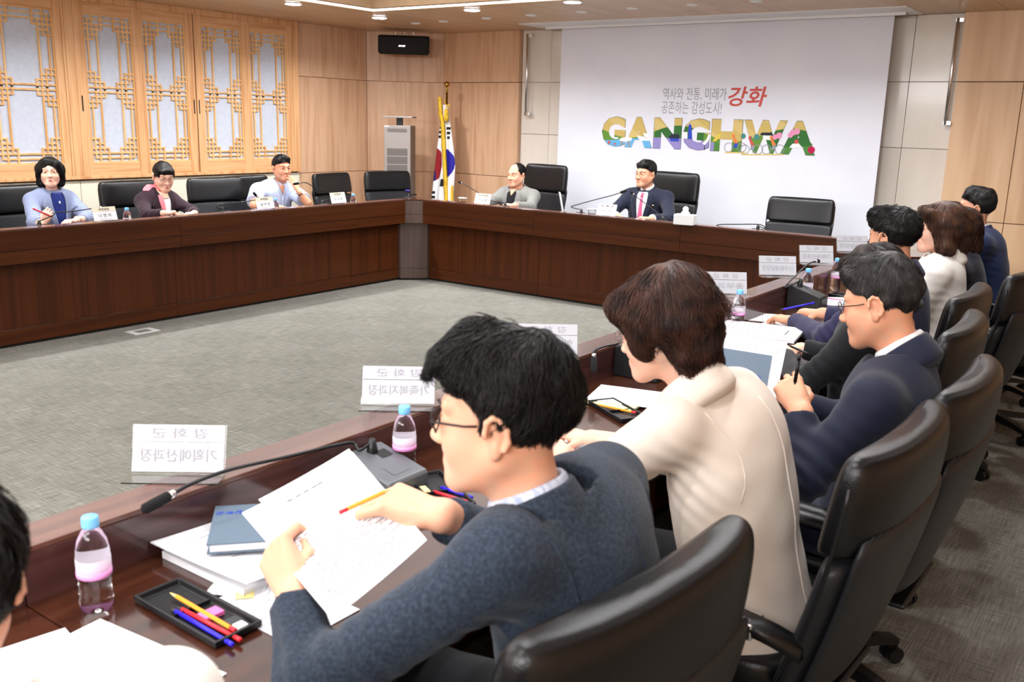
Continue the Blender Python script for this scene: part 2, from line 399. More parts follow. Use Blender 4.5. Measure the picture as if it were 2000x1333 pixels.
spec = [(2.78, 3.28, .09, .05), (3.385, 3.93, .05, .055), (4.045, 4.625, .055, .07), (4.908, 5.393, .10, .055), (5.503, 5.979, .055, .09),
        (6.169, 6.661, .085, .055), (6.771, 7.272, .055, .08)]
for n, s in enumerate(spec): window(n+1, *s)
mb = MB()      # the fixed frame: head, sill and posts
mb.box((XL-.02, 2.6, WZ1-.03), (XL+.06, 7.44, ZC)); mb.box((XL-.02, 2.6, WZ0), (XL+.065, 7.44, WZ0+.03))
for a, b in ((2.6, 2.688), (4.697, 4.72), (4.722, 4.806), (7.354, 7.44)): mb.box((XL-.02, a, WZ0+.03), (XL+.06, b, WZ1-.03))
struct('trim_3', mb, 'door_wood', bev=.004)
mb = MB()
for y, in ((4.93-.085,), (6.045,), (6.105,)): mb.box((XL+.0545, y-.006, 1.62), (XL+.0565, y+.006, 1.76))
tag(mb.build('finger_pull', 'shadow_gap'), kind='structure')
MB().box((XL-.02, 2.62, WZ0), (XL+.012, 7.4, ZC)).build('backing', 'shadow_gap', wl)
ys = [2.6, 3.05, 3.5, 4.14, 4.78, 5.36, 5.95, 6.32, 6.92, 7.44]
for a, b in zip(ys[:-1], ys[1:]): panel(wl, (XL-.02, a+.002, .05), (XL+.03, b-.002, .985), 'cream_pad', 'wall_pad', .008)
panel(wl, (XL-.02, YB, 0), (XL+.02, 2.6, ZC))
panel(wl, (XL-.02, 2.6, 0), (XL+.02, 7.44, .05), 'shadow_gap', 'plinth')
# ---------------------------------------------------------------- conference table
ZL, ZT = .835, .72            # raised ledge and writing top
XI, XO = -1.80, -6.475        # inner faces of right and left wings
YH = 7.19                     # inner face of head table
def mtr(p, a, b, c): return p
def wing(name, label, kind, breaks):
    """kind L/R/H; local profile offset d goes away from the open centre"""
    T = thing(name, label, 'table', (0, 0, 0), group='conference table runs')
    def pt(d, t):                                   # d = distance from inner face, t = along the run
        return {'L': (XO-d, t), 'R': (XI+d, t), 'H': (t, YH+d)}[kind]
    def slab(nm, d0, d1, z0, z1, t0, t1, m, bev=.002, mit=(0, 0)):
        a, b, c, d = pt(d0, t0+mit[0]*d0), pt(d0, t1-mit[1]*d0), pt(d1, t1-mit[1]*d1), pt(d1, t0+mit[0]*d1)
        poly = [a, b, c, d]
        ar = sum(poly[i][0]*poly[(i+1) % 4][1]-poly[(i+1) % 4][0]*poly[i][1] for i in range(4))
        if ar < 0: poly.reverse()
        return MB().prism(poly, z0, z1).build(nm, m, T, bev=bev)
    top = 'head_top_wood' if kind == 'H' else 'table_top_wood'
    n = len(breaks)-1; band = 'table_band_x' if kind == 'H' else 'table_band_y'
    for i in range(n):
        t0, t1 = breaks[i]+.0012, breaks[i+1]-.0012
        mi = (MITRE[kind][0] if i == 0 else 0, MITRE[kind][1] if i == n-1 else 0)
        e0 = .0 if i else CUT[kind][0]; e1 = 0 if i < n-1 else CUT[kind][1]
        a, b = t0+e0, t1-e1
        slab('ledge', 0, .108, ZL-.012, ZL, a, b, 'ledge_reflect_wood_x' if kind == 'H' else 'ledge_wood', mit=mi)
        slab('upper_band', .0, .02, ZL-.15, ZL-.013, a, b, band, mit=mi)
        slab('lower_band', .002, .02, ZL-.24, ZL-.153, a, b, band, mit=mi)
        slab('soffit', .02, .13, ZL-.24, ZL-.235, a, b, 'table_wood', 0, mit=mi)
        slab('front_panel', .10, .12, .125, ZL-.235, a, b, 'table_wood', mit=mi)
        slab('plinth', .10, .12, .02, .122, a, b, band, mit=mi)
        slab('toe_gap', .112, .125, 0, .022, a, b, 'shadow_gap', 0, mit=mi)
        slab('riser', .092, .108, ZT-.002, ZL-.012, a, b, 'table_wood' if kind == 'H' else 'riser_reflect_wood', mit=mi)
        slab('writing_top', .106, .70, ZT-.035, ZT, a, b, top, .003, mit=mi)
        slab('core', .11, .125, .13, ZT-.035, a, b, 'shadow_gap', 0, mit=mi)
        for s in (a+.05, b-.09):
            slab('leg_panel', .14, .62, 0, ZT-.036, s, s+.035, 'table_wood') if 0 < s < 99 or True else None
    return T
# corner posts chamfer the inner corners at 45 degrees
CH = .125
MITRE = {'L': (0, -1), 'R': (0, -1), 'H': (-1, -1)}
CUT = {'L': (0, CH), 'R': (0, CH), 'H': (CH, CH)}
tl = wing('conference_table', 'long dark wood table run in front of the lattice windows', 'L', [-.4, 1.0, 2.35, 4.45, 6.4, YH])
th = wing('conference_table', 'dark wood head table run under the white screen', 'H', [XO, -4.98, -3.48, XI])
tr = wing('conference_table', 'dark wood table run nearest the camera, strewn with papers', 'R', [-1.0, .78, 2.3, 3.8, 5.3, YH])
def corner(cx, cy, sx, label):
    T = thing('corner_post', label, 'table', (0, 0, 0), group='chamfered table corners')
    def blk(nm, d0, d1, z0, z1, m='corner_post', bev=.002):
        # points on the chamfer line offset d
        def P(d, w):
            k = CH
            a = Vector((cx-sx*d, cy+d)) + Vector((sx*(k), 0)); b = Vector((cx-sx*d, cy+d)) + Vector((0, -k))
            return a, b
        a0, b0 = P(d0, 0); a1, b1 = P(d1, 0)
        # widen with the set-back so that it meets the runs
        ex = Vector((sx, 0))*(d0); 
        poly = [a0+Vector((sx*d0, 0)), b0+Vector((0, -d0)), b1+Vector((0, -d1)), Vector((cx-sx*d1, cy+d1)), a1+Vector((sx*d1, 0))]
        poly = [(p.x, p.y) for p in poly]
        ar = sum(poly[i][0]*poly[(i+1) % 5][1]-poly[(i+1) % 5][0]*poly[i][1] for i in range(5))
        if ar < 0: poly.reverse()
        return MB().prism(poly, z0, z1).build(nm, m, T, bev=bev)
    blk('cap', -.001, .12, ZL-.012, ZL+.001, 'head_top_wood')
    blk('upper_band', 0, .03, ZL-.15, ZL-.013); blk('lower_band', .001, .03, ZL-.24, ZL-.152)
    blk('front_panel', .07, .1, .125, ZL-.24); blk('plinth', .07, .1, .02, .122); blk('soffit', .03, .1, ZL-.24, ZL-.236, bev=0)
    return T
corner(XO, YH, 1, 'grey-brown chamfered post at the inner table corner by the flag')
corner(XI, YH, -1, 'grey-brown chamfered post at the inner table corner behind the right-hand seats')
# corner writing tops
for cx, sx, nm in ((XO, 1, 'flag'), (XI, -1, 'right wall')):
    a = [(cx-sx*.106, YH+.106), (cx-sx*.70, YH+.106), (cx-sx*.70, YH+.70), (cx-sx*.106, YH+.70)]
# ---------------------------------------------------------------- points from the surveyed camera (real planes)
_cm = scene.camera.matrix_world.copy()
def ray(x, y):
    return (_cm.to_3x3() @ Vector(((x-1000)/1829.14, -(y-666.5)/1829.14, -1)))
_C = Vector((0, 0, CAM_Z))
def pz(x, y, z): d = ray(x, y); return _C+d*((z-CAM_Z)/d.z)
def px(x, y, X): d = ray(x, y); return _C+d*(X/d.x)
def py(x, y, Y): d = ray(x, y); return _C+d*(Y/d.y)
def pd(x, y, t): return _C+ray(x, y)*t
def smooth_path(pts, n=6):
    P = [Vector(p) for p in pts]; P = [P[0]*2-P[1]]+P+[P[-1]*2-P[-2]]; out = []
    for i in range(1, len(P)-2):
        for k in range(n):
            t = k/n; a, b, c, d = P[i-1:i+3]
            out.append(.5*((2*b)+(c-a)*t+(2*a-5*b+4*c-d)*t*t+(3*b-a-3*c+d)*t**3))
    return out+[P[-2]]

# ---------------------------------------------------------------- screen, banner print
mat('gold_print', (203, 178, 106), .8)
def letters_mat():
    m = bpy.data.materials.new('landscape_print'); m.use_nodes = True; nt = m.node_tree; N = nt.nodes.new; L = nt.links.new
    b = nt.nodes['Principled BSDF']; b.inputs['Roughness'].default_value = .8; b.inputs['Specular IOR Level'].default_value = .1
    tc = N('ShaderNodeTexCoord'); sp = N('ShaderNodeSeparateXYZ'); L(tc.outputs['Object'], sp.inputs[0])
    def math_(op, a, b_=None, v=None):
        n = N('ShaderNodeMath'); n.operation = op
        L(a, n.inputs[0])
        if b_ is not None: L(b_, n.inputs[1])
        if v is not None: n.inputs[1].default_value = v
        return n.outputs[0]
    sx = math_('SINE', math_('MULTIPLY', sp.outputs['X'], v=5.3)); s2 = math_('SINE', math_('MULTIPLY', sp.outputs['X'], v=3.1))
    z1 = math_('ADD', sp.outputs['Z'], math_('MULTIPLY', sx, v=-.07))      # hills line
    z2 = math_('ADD', sp.outputs['Z'], math_('MULTIPLY', s2, v=.03))       # water line
    nz = N('ShaderNodeTexNoise'); nz.inputs['Scale'].default_value = 1.1; L(tc.outputs['Object'], nz.inputs['Vector'])
    def mixc(f, a, bcol):
        mx = N('ShaderNodeMix'); mx.data_type = 'RGBA'; L(f, mx.inputs['Factor'])
        if isinstance(a, tuple): mx.inputs['A'].default_value = (*lin(a), 1)
        else: L(a, mx.inputs['A'])
        if isinstance(bcol, tuple): mx.inputs['B'].default_value = (*lin(bcol), 1)
        else: L(bcol, mx.inputs['B'])
        return mx.outputs['Result']
    facet = math_('GREATER_THAN', math_('SINE', math_('ADD', math_('MULTIPLY', sp.outputs['X'], v=14), math_('MULTIPLY', sp.outputs['Z'], v=22))), v=.4)
    sky = mixc(facet, (202, 178, 108), (212, 190, 124))
    hill = mixc(math_('GREATER_THAN', sx, v=.1), (104, 146, 62), (62, 112, 60))
    far = math_('GREATER_THAN', sp.outputs['X'], v=-4.75)
    water = mixc(far, (108, 178, 224), (150, 140, 196)); gr = math_('GREATER_THAN', sp.outputs['X'], v=-4.05)
    water = mixc(gr, water, (84, 134, 70))
    c = mixc(math_('GREATER_THAN', z1, v=1.56), hill, sky)
    right = math_('GREATER_THAN', sp.outputs['X'], v=-4.2)
    c = mixc(math_('GREATER_THAN', z2, v=1.475), water, c)
    L(c, b.inputs['Base Color']); MATS['landscape_print'] = m
letters_mat()
for n, c in (('red_print', (206, 92, 84)), ('grey_print', (152, 152, 160)), ('dark_print', (52, 56, 66)), ('blue_print', (58, 82, 188)), ('pink_print', (226, 150, 184)),
             ('orange_print', (232, 132, 72)), ('white_print', (240, 240, 240)), ('maroon_print', (186, 40, 84)), ('teal_print', (78, 140, 132)), ('yellow_print', (222, 196, 84)), ('green_print', (70, 120, 62))):
    mat(n, c, .8, spec=.1)
YS = 9.0
T = thing('projection_screen', 'large white hanging screen with a multicoloured town name behind the head table', 'screen', (0, 0, 0))
MB().box((-5.935, YS, .42), (-2.43, YS+.004, 2.66)).build('sheet', 'banner', T)
MB().box((-5.935, YS-.008, .39), (-2.43, YS+.014, .42)).build('bottom_bar', 'white_paint', T, bev=.004)
mb = MB()
mb.box((-6.2, 8.55, ZC-.008), (-2.22, 8.62, ZC+.001)); mb.box((-6.2, 9.1, ZC-.008), (-2.22, 9.14, ZC+.001))
mb.box((-6.2, 8.62, ZC-.006), (-6.1, 9.1, ZC+.001)); mb.box((-2.32, 8.62, ZC-.006), (-2.22, 9.1, ZC+.001))
mb.box((-6.1, 8.62, ZC-.003), (-2.32, 8.92, ZC+.001)); mb.box((-6.1, 8.925, ZC-.03), (-2.32, 8.94, ZC+.001))
mb.build('ceiling_slot', 'white_paint', T)
def on_screen(x, z, dy=.002): return frame((x, YS-dy, z), (1, 0, 0), (0, 0, 1))
def sp(x, y): p = py(x, y, YS); return p.x, p.z
for ch, x0, x1 in (('G', 1176, 1221), ('A', 1221, 1274), ('N', 1277, 1330.5), ('G', 1334, 1385.5), ('H', 1389.5, 1449), ('W', 1452.5, 1535.5), ('A', 1527, 1594.5)):
    yt = 227.5+(x0-1176)*.0245; xa, xb = sp(x0, 262)[0], sp(x1, 268)[0]; zt, zb_ = sp(x0, yt)[1], sp(x0, 285+(x0-1176)*.0455)[1]
    for m_, g_, d_ in (('dark_print', .003, .0012), ('landscape_print', -.001, .0024)):
        text_obj('lettering', ch, .4, m_, T, on_screen((xa+xb)/2, (zt+zb_)/2, d_), bold=.022, fit=(xb-xa+g_*2, zt-zb_+g_*2))
text_obj('lettering', '역사와 전통, 미래가', .14, 'grey_print', T, on_screen(-4.305, 1.945), bold=-.0005, fit=(.70, .125))
text_obj('lettering', '공존하는 감성도시!', .14, 'grey_print', T, on_screen(-4.33, 1.81), bold=-.0005, fit=(.665, .125))
text_obj('lettering', '강화', .2, 'red_print', T, on_screen(-3.735, 1.925), bold=.0035, fit=(.4, .19), shear=.2)
def poly_print(name, pts, m, dy=.0034):
    mb = MB(); n = len(pts)
    mb.add([(x, YS-dy, z) for x, z in pts]+[(x, YS-dy+.0006, z) for x, z in pts], [tuple(range(n)), tuple(range(2*n-1, n-1, -1))]+[(i, n+i, n+(i+1) % n, (i+1) % n) for i in range(n)])
    return mb.build(name, m, T)
_dk = [0]
def disc(x, z, r, m, n=14, rz=None, dy=.0034):
    _dk[0] += .00025; dy = dy+_dk[0]
    poly_print('picture', [(x+r*math.cos(2*PI*i/n), z+(rz or r)*math.sin(2*PI*i/n)) for i in range(n)], m, dy)
def sp(x, y): p = py(x, y, YS); return p.x, p.z
def P4(*q, m, dy=.0036): poly_print('picture', [sp(*a) for a in q], m, dy)
# mushrooms/dolmens, boat, pavilion, tower, egret, cyclists, shrine, blossoms, radish
P4((1210, 275), (1212, 270), (1226, 267), (1235, 270), (1233, 275), (1220, 277), m='white_print'); P4((1213, 276), (1217, 276), (1217, 284), (1211, 284), m='grey_print'); P4((1226, 276), (1230, 275), (1231, 285), (1226, 285), m='grey_print')
P4((1244, 265), (1258, 267), (1270, 271), (1271, 275), (1250, 275), m='white_print'); P4((1257, 260), (1266, 261), (1267, 270), (1258, 268), m='white_print')
P4((1304, 270), (1312, 262), (1326, 262), (1328, 271), m='dark_print'); P4((1308, 270), (1326, 271), (1326, 277), (1310, 276), m='blue_print')
P4((1344, 271), (1345, 246), (1348, 241), (1351, 246), (1352, 272), m='blue_print', dy=.004); P4((1334, 258), (1343, 258), (1343, 271), (1333, 271), m='white_print')
P4((1372, 280), (1380, 272), (1384, 262), (1388, 264), (1384, 276), (1376, 284), m='white_print'); P4((1376, 283), (1377, 283), (1377, 293), (1375, 293), m='dark_print')
P4((1392, 276), (1400, 265), (1409, 259), (1407, 268), (1398, 276), m='yellow_print')
P4((1484, 264), (1488, 259), (1506, 259), (1512, 265), m='dark_print'); P4((1490, 265), (1507, 265), (1507, 274), (1491, 273), m='white_print')
for a, b, r in ((1452, 266, .026), (1478, 268, .03), (1466, 270, .02)): disc(*sp(a, b), r, 'teal_print')
for a, b, r in ((1514, 268, .026), (1522, 265, .03), (1549, 259, .03), (1557, 257, .03), (1544, 264, .026)): disc(*sp(a, b), r, 'pink_print')
for bx, by, cc in ((1423, 288, 'orange_print'), (1455, 292, 'red_print'), (1497, 292, 'orange_print')):
    for d in (0, 26):
        for k in range(12):
            a0, a1 = 2*PI*k/12, 2*PI*(k+1)/12; c = sp(bx+d, by); r0, r1 = .042, .048
            poly_print('picture', [(c[0]+r0*math.cos(a0), c[1]+r0*math.sin(a0)), (c[0]+r1*math.cos(a0), c[1]+r1*math.sin(a0)), (c[0]+r1*math.cos(a1), c[1]+r1*math.sin(a1)), (c[0]+r0*math.cos(a1), c[1]+r0*math.sin(a1))], 'grey_print', .0042)
    P4((bx+8, by-20), (bx+13, by-19), (bx+19, by-9), (bx+12, by-7), m=cc, dy=.0044); P4((bx+12, by-8), (bx+19, by-8), (bx+17, by), (bx+10, by+1), m='blue_print' if cc == 'orange_print' and bx < 1450 else 'grey_print', dy=.0044)
    disc(*sp(bx+10, by-23), .016, cc, dy=.0046); P4((bx-6, by+9), (bx+32, by+9), (bx+34, by+11), (bx-8, by+11), m='yellow_print')
P4((1542, 288), (1548, 281), (1560, 280), (1566, 287), (1550, 290), m='white_print'); disc(*sp(1556, 277), .02, 'red_print'); disc(*sp(1585, 293), .034, 'maroon_print'); P4((1580, 285), (1583, 278), (1588, 284), m='green_print'); disc(*sp(1190, 278), .016, 'red_print'); disc(*sp(1201, 281), .012, 'red_print')

# ---------------------------------------------------------------- chrome bars on the stone
for k, (x, lab) in enumerate(((-6.5, 'chrome vertical bar on the stone wall left of the screen'), (-1.935, 'chrome vertical bar on the stone wall right of the screen'))):
    t = thing('wall_bar', lab, 'bar', (x, YF+.03, 1.7), group='chrome wall bars')
    MB().tube([(0, -.075, .0), (0, -.075, .9)], .016, 12).build('bar', 'chrome', t, smooth=True)
    for z in (.015, .885):
        MB().tube([(0, -.075, z), (0, -.002, z)], .012, 10).build('bracket', 'chrome', t, smooth=True)
        MB().box((-.02, -.085, z-.02), (.05, -.05, z+.02)).build('clamp', 'chrome', t, bev=.004)

# ---------------------------------------------------------------- loudspeaker in the corner
mat('speaker_grille', (14, 14, 15), .7, bump=.4, bscale=900)
mid = (ca+cb)/2; zr = math.atan2(cn.y, cn.x)-PI/2      # local +y looks out of the corner
spk = pd(789, 88, 11.1)
t = thing('loudspeaker', 'long black loudspeaker hung on chains from the corner ceiling', 'speaker', (spk.x, spk.y, spk.z), zr)
mb = MB(); rings = []
for i in range(9):
    x = -.285+.57*i/8; b = .02*(1-(2*i/8-1)**2)
    rings.append([(x, -.12, -.09), (x, .07+b, -.115), (x, .10+b, -.07), (x, .09+b, .08), (x, .05, .105), (x, -.12, .105)])
mb.ring_loft(rings); mb.build('cabinet', 'speaker_grille', t, bev=.006)
for s in (-1, 1): MB().box((s*.285, -.12, -.095), (s*.303, .08, .1)).build('end_cap', 'black_plastic', t, bev=.008)
text_obj('badge', 'BOSE', .03, 'chrome', t, frame((.02, .122, -.02), (-1, 0, 0), (0, 0, 1)), bold=.001, fit=(.085, .02), shear=.35)
for x in (-.11, -.01, .10):
    pts = [(x+.004*math.sin(k*2.2), .0, .1+k*.012) for k in range(int((ZC-spk.z-.1)/.012)+1)]
    MB().tube(pts, .0045, 6).build('chain', 'chrome', t, smooth=True)

# ---------------------------------------------------------------- air purifier
mat('purifier_grey', (150, 143, 138), .45, metal=.35); mat('purifier_side', (122, 112, 104), .45, metal=.35); mat('purifier_dark', (96, 90, 86), .5); mat('blue_led', (90, 80, 200), .5, emit=(110, 90, 230), es=1.2)
pp = pd(781, 330, 11.15)
t = thing('air_purifier', 'tall grey floor-standing air purifier with louvres in the corner', 'air purifier', (pp.x, pp.y, 0), math.atan2(-pp.y, -pp.x)+PI/2-R(11))
W_, D_, H_ = .155, .16, 1.545       # local front faces -y
MB().box((-W_, -D_, .02), (W_, D_, H_)).build('body', 'purifier_grey', t, bev=.004)
MB().box((W_, -D_+.004, .03), (W_+.002, D_, H_-.004)).build('side_panel', 'purifier_side', t)
mb = MB()
for k in range(36):
    z = .92+k*.0105
    if k % 9 == 8: continue
    mb.box((-W_+.035, -D_-.004, z), (W_-.035, -D_, z+.006))
tag(mb.build('louvre', 'purifier_dark', t), kind='stuff')
mb = MB()
for k in range(4): mb.box((-W_+.04, -D_-.003, 1.47+k*.011), (W_-.04, -D_, 1.476+k*.011))
mb.build('top_vent', 'purifier_dark', t)
mb = MB()
for k in range(5): mb.box((-W_, -D_-.005, .70+k*.018), (W_+.004, -D_+.16, .709+k*.018))
mb.build('lower_vent', 'purifier_dark', t)
MB().box((-W_, -D_-.006, .80), (W_, -D_, .806)).build('status_light', 'blue_led', t)
MB().box((-W_+.005, -D_-.004, H_-.018), (-W_+.06, -D_, H_-.007)).build('badge', 'white_paint', t)
MB().box((-.035, -.03, H_), (.035, .03, H_+.085)).build('stand', 'black_plastic', t)
MB().box((-.175, -.14, H_+.085), (.175, .14, H_+.105)).build('tray', 'purifier_grey', t, bev=.004)

# ---------------------------------------------------------------- flag
mat('flag_white', (232, 232, 234), .75); mat('flag_red', (140, 16, 30), .75); mat('flag_blue', (34, 24, 150), .75); mat('flag_navy', (24, 18, 92), .75); mat('flag_black', (18, 18, 20), .75)
mat('fringe', (222, 176, 34), .7, cols=[(240, 200, 60), (196, 146, 20)], scale=60, stretch=(1, 1, .3), bump=.6, bscale=90, bstretch=(1, 1, .2)); mat('brass', (196, 158, 72), .2, metal=1)
YG = 8.85
pole = py(871, 165, YG)
t = thing('flag', 'white national flag with red and blue disc and gold fringe draped on a pole', 'flag', (pole.x, pole.y, 0))
MB().tube([(0, .02, 0), (0, .02, pole.z-.06)], .014, 12).build('pole', 'brass', t, smooth=True)
MB().lathe([(.0, -.09), (.012, -.09), (.018, -.08), (.01, -.07), (.016, -.05), (.01, -.04)], 14, (0, .02, pole.z)).build('finial_neck', 'brass', t, smooth=True)
MB().ell((0, .02, pole.z), (.036, .036, .036), 18, 12).build('finial', 'brass', t, smooth=True)
MB().lathe([(0, 0), (.17, 0), (.17, .02), (.05, .05), (.02, .06), (0, .06)], 24).build('base', 'brass', t, smooth=True)
def poly_at(pts, y):
    for (a, x0), (b, x1) in zip(pts[:-1], pts[1:]):
        if a <= y <= b: return x0+(x1-x0)*(y-a)/(b-a)
    return pts[0][1] if y < pts[0][0] else pts[-1][1]
LE = [(205, 866.5), (236, 864.5), (287, 857.7), (355, 850), (390, 846.5), (440, 843)]
RE = [(205, 877), (236, 881.7), (293, 888.5), (325, 891.5), (380, 888), (440, 890)]
ME = [(190, 866), (225, 868), (242, 872), (280, 873.5), (325, 876), (370, 878), (393, 879.5), (440, 881)]
def flag_test(x, y):
    zx, zy = (x-740)*6.667, (y-220)*6.667          # 6.667 px per photo px inside the close view
    mid_ = (poly_at(ME, y)-740)*6.667
    if zx < mid_:
        if ((zx-720)/152)**2+((zy-665)/232)**2 < 1 and zx < 880:
            return 3 if ((zx-700)/78)**2+((zy-830)/150)**2 < 1 else 1
        for a, b in ((175, 210), (233, 270), (292, 332)):
            if a < zy < b and 818-(zy-175)*.13 < zx < 852: return 4
        for a, b in ((1020, 1062), (1078, 1122)):
            if a < zy < b and 716 < zx < 764: return 4
        if 866 < zy < 966 and 860-(zy-870)*.14 < zx < 900-(zy-866)*.18: return 4
    else:
        if ((zx-915)/92)**2+((zy-662)/182)**2 < 1: return 2
        for a, b in ((185, 225), (245, 284), (305, 346)):
            if a < zy < b and 905+(zy-185)*.06 < zx < 955: return 4
    return 0
mb = MB(); NR, NC = 130, 84; vs_ = []
for i in range(NR+1):
    y = 205+235*i/NR; xl, xr = poly_at(LE, y), poly_at(RE, y)
    for j in range(NC+1):
        s = j/NC; x = xl+(xr-xl)*s; amp = .015+.03*i/NR
        dep = -.03-amp*(math.sin(s*PI))-amp*.5*math.sin(s*5*PI+.6)
        p = py(x, y, YG); vs_.append((p.x-pole.x, dep, p.z))
n0 = len(mb.v); mb.v += vs_
for i in range(NR):
    for j in range(NC):
        a = i*(NC+1)+j; mb.f.append((a, a+NC+1, a+NC+2, a+1))
        y = 205+235*(i+.5)/NR; xl, xr = poly_at(LE, y), poly_at(RE, y)
        mb.m.append(flag_test(xl+(xr-xl)*(j+.5)/NC, y))
o = mb.build('cloth', ['flag_white', 'flag_red', 'flag_blue', 'flag_navy', 'flag_black'], t, smooth=True)
sm = o.modifiers.new('thick', 'SOLIDIFY'); sm.thickness = .004
def fr(y, dx=0, dy=-.062): p = py(poly_at(ME, y)+dx, y, YG); return (p.x-pole.x, dy, p.z)
mb = MB(); rings = []
for i in range(40):
    y = 190+235*i/39; wv = .5*math.sin(i*1.9); hw = (3.2 if y > 240 else 2.6+(y-190)/60)
    rings.append([Vector(fr(y, -hw+wv, -.08)), Vector(fr(y, hw+wv, -.085-.02*(i/39))), Vector(fr(y, hw, -.055)), Vector(fr(y, -hw, -.055))])
mb.ring_loft(rings); mb.build('fringe', 'fringe', t, smooth=True)
mb = MB(); rings = []
for y, x0, x1 in ((362, 887, 888.5), (372, 883, 888.6), (385, 881, 889), (440, 881, 890)):
    a, b = py(x0, y, YG), py(x1, y, YG); rings.append([(a.x-pole.x, -.05, a.z), (b.x-pole.x, -.05, b.z), (b.x-pole.x, -.03, b.z), (a.x-pole.x, -.03, a.z)])
mb.ring_loft(rings); mb.build('fringe', 'fringe', t)
c = py(879, 226, YG); cx_ = c.x-pole.x
MB().lathe([(.004, .08), (.022, .07), (.03, .0), (.034, -.065), (.0, -.065)], 14, (cx_, -.07, c.z)).build('tassel', 'fringe', t, smooth=True)
MB().tube(smooth_path([(0, -.02, c.z+.2), (cx_*.5, -.06, c.z+.16), (cx_, -.07, c.z+.12), (cx_+.04, -.07, c.z+.13), (cx_+.045, -.07, c.z+.10), (cx_, -.07, c.z+.105), (cx_, -.07, c.z+.07)]), .006, 6).build('cord', 'fringe', t, smooth=True)

# ---------------------------------------------------------------- chairs
def superring(hw, ht, yc, z, bend, n=26, e=3.2, tilt=0):
    out = []
    for j in range(n):
        a = 2*PI*j/n; c, s = math.cos(a), math.sin(a)
        x = hw*math.copysign(abs(c)**(2/e), c); y = ht*math.copysign(abs(s)**(2/e), s)
        out.append((x, yc+y+bend*(x/max(hw, .01))**2*min(1, hw/.2), z+tilt*y))
    return out
def chair_proto(top, name='conference_chair'):
    """sitter faces +y; back top at z = top"""
    C = bpy.data.objects.new(name, None); COL.objects.link(C)
    hb = top-.46
    def yc(z): v = (z-.46)/hb; return -.235-.125*v-.02*math.sin(v*PI)
    def hw(v): return .268+.034*math.sin(min(1, v*1.15)*PI*.62)
    zs_ = .46+hb*.61
    mb = MB(); R_ = []
    for z, k in ((.44, .8), (.455, .95), (.48, 1), (.46+hb*.2, 1), (.46+hb*.4, 1), (zs_-.02, 1), (zs_, .97)):
        v = (z-.46)/hb; R_.append(superring(hw(max(0, v))*k, .042*k, yc(z), z, .03))
    mb.ring_loft(R_); mb.build('lower_back', 'dark_leather', C, smooth=True, sub=1)
    mb = MB(); R_ = []
    for f, k, th in ((.0, .965, .05), (.03, .99, .056), (.1, 1, .058), (.3, 1, .058), (.6, 1, .056), (.8, .99, .052), (.9, .97, .047), (.96, .935, .038), (.99, .89, .026), (1, .85, .012)):
        z = zs_+.006+(top-zs_-.006)*f; v = (z-.46)/hb; R_.append(superring(hw(v)*k, th, yc(z)+.004, z, .035))
    mb.ring_loft(R_); mb.build('headrest_pad', 'black_leather', C, smooth=True, sub=1)
    mb = MB(); R_ = []
    for f in (0, .05, .3, .6, .9, 1):
        z = .44+(zs_+.07-.44)*f; v = (z-.46)/hb; k = .93 if f in (0, 1) else .98; R_.append(superring(hw(max(0, v))*k*.97, .018, yc(z)-.043, z, .03))
    mb.ring_loft(R_); mb.build('back_shell', 'dark_leather', C, smooth=True, sub=1)
    for s in (-1, 1):      # piping down both sides
        mb = MB(); pts = []
        for k in range(14):
            z = .48+(top-.06-.48)*k/13; v = (z-.46)/hb; pts.append((s*hw(v)*.985, yc(z)+.032, z))
        mb.tube(pts, .005, 6); mb.build('piping', 'black_plastic', C, smooth=True)
    mb = MB(); mb.ring_loft([superring(.262*k, .245*k, .02, z, 0, 28, 4) for z, k in ((.40, .93), (.41, .98), (.445, 1.02), (.485, 1.02), (.502, .98), (.508, .9))])
    mb.build('seat', 'black_leather', C, smooth=True, sub=1)
    MB().box((-.17, -.28, .385), (.17, .18, .402)).build('seat_pan', 'black_plastic', C, bev=.01)
    for s in (-1, 1):
        pts = smooth_path([(s*.27, -.26, .58), (s*.315, -.19, .625), (s*.32, -.05, .638), (s*.315, .1, .635), (s*.305, .17, .61)], 5)
        mb = MB(); rings = [[(p.x-.028, p.y, p.z-.012), (p.x+.028, p.y, p.z-.012), (p.x+.03, p.y, p.z+.004), (p.x+.02, p.y, p.z+.016), (p.x-.02, p.y, p.z+.016), (p.x-.03, p.y, p.z+.004)] for p in pts]
        if True: mb.ring_loft(rings)
        mb.build('armrest', 'black_leather', C, smooth=True)
        MB().tube(smooth_path([(s*.308, .12, .615), (s*.315, .11, .54), (s*.28, .08, .44), (s*.2, .06, .395)], 5), .014, 8).build('arm_support', 'black_plastic', C, smooth=True)
        MB().cbox((s*.315, -.15, .625), (.066, .045, .036)).build('arm_bracket', 'chrome', C, bev=.004)
    MB().lathe([(.03, .09), (.03, .25), (.022, .26), (.022, .385), (.06, .39)], 16).build('column', 'black_plastic', C, smooth=True)
    lg = MB(); lg.ring_loft([[(-w_, d, z-h), (w_, d, z-h), (w_*.8, d, z), (-w_*.8, d, z)] for d, w_, z, h in ((.0, .03, .125, .05), (.1, .026, .12, .04), (.22, .022, .105, .03), (.30, .02, .088, .024), (.315, .014, .08, .018))])
    lgm = lg.mesh('base_leg', 'black_plastic')
    cm_ = MB()
    for s in (-1, 1):
        cm_.tube([(s*.007, .30, .027), (s*.026, .30, .027)], .027, 14)
    cm_.box((-.008, .285, .04), (.008, .315, .07))
    cmm = cm_.mesh('caster', 'black_plastic')
    for k in range(5):
        for nm, me in (('base_leg', lgm), ('caster', cmm)):
            o = bpy.data.objects.new(nm, me); link(o, C); o.rotation_euler = (0, 0, 2*PI*k/5+.3)
    return C
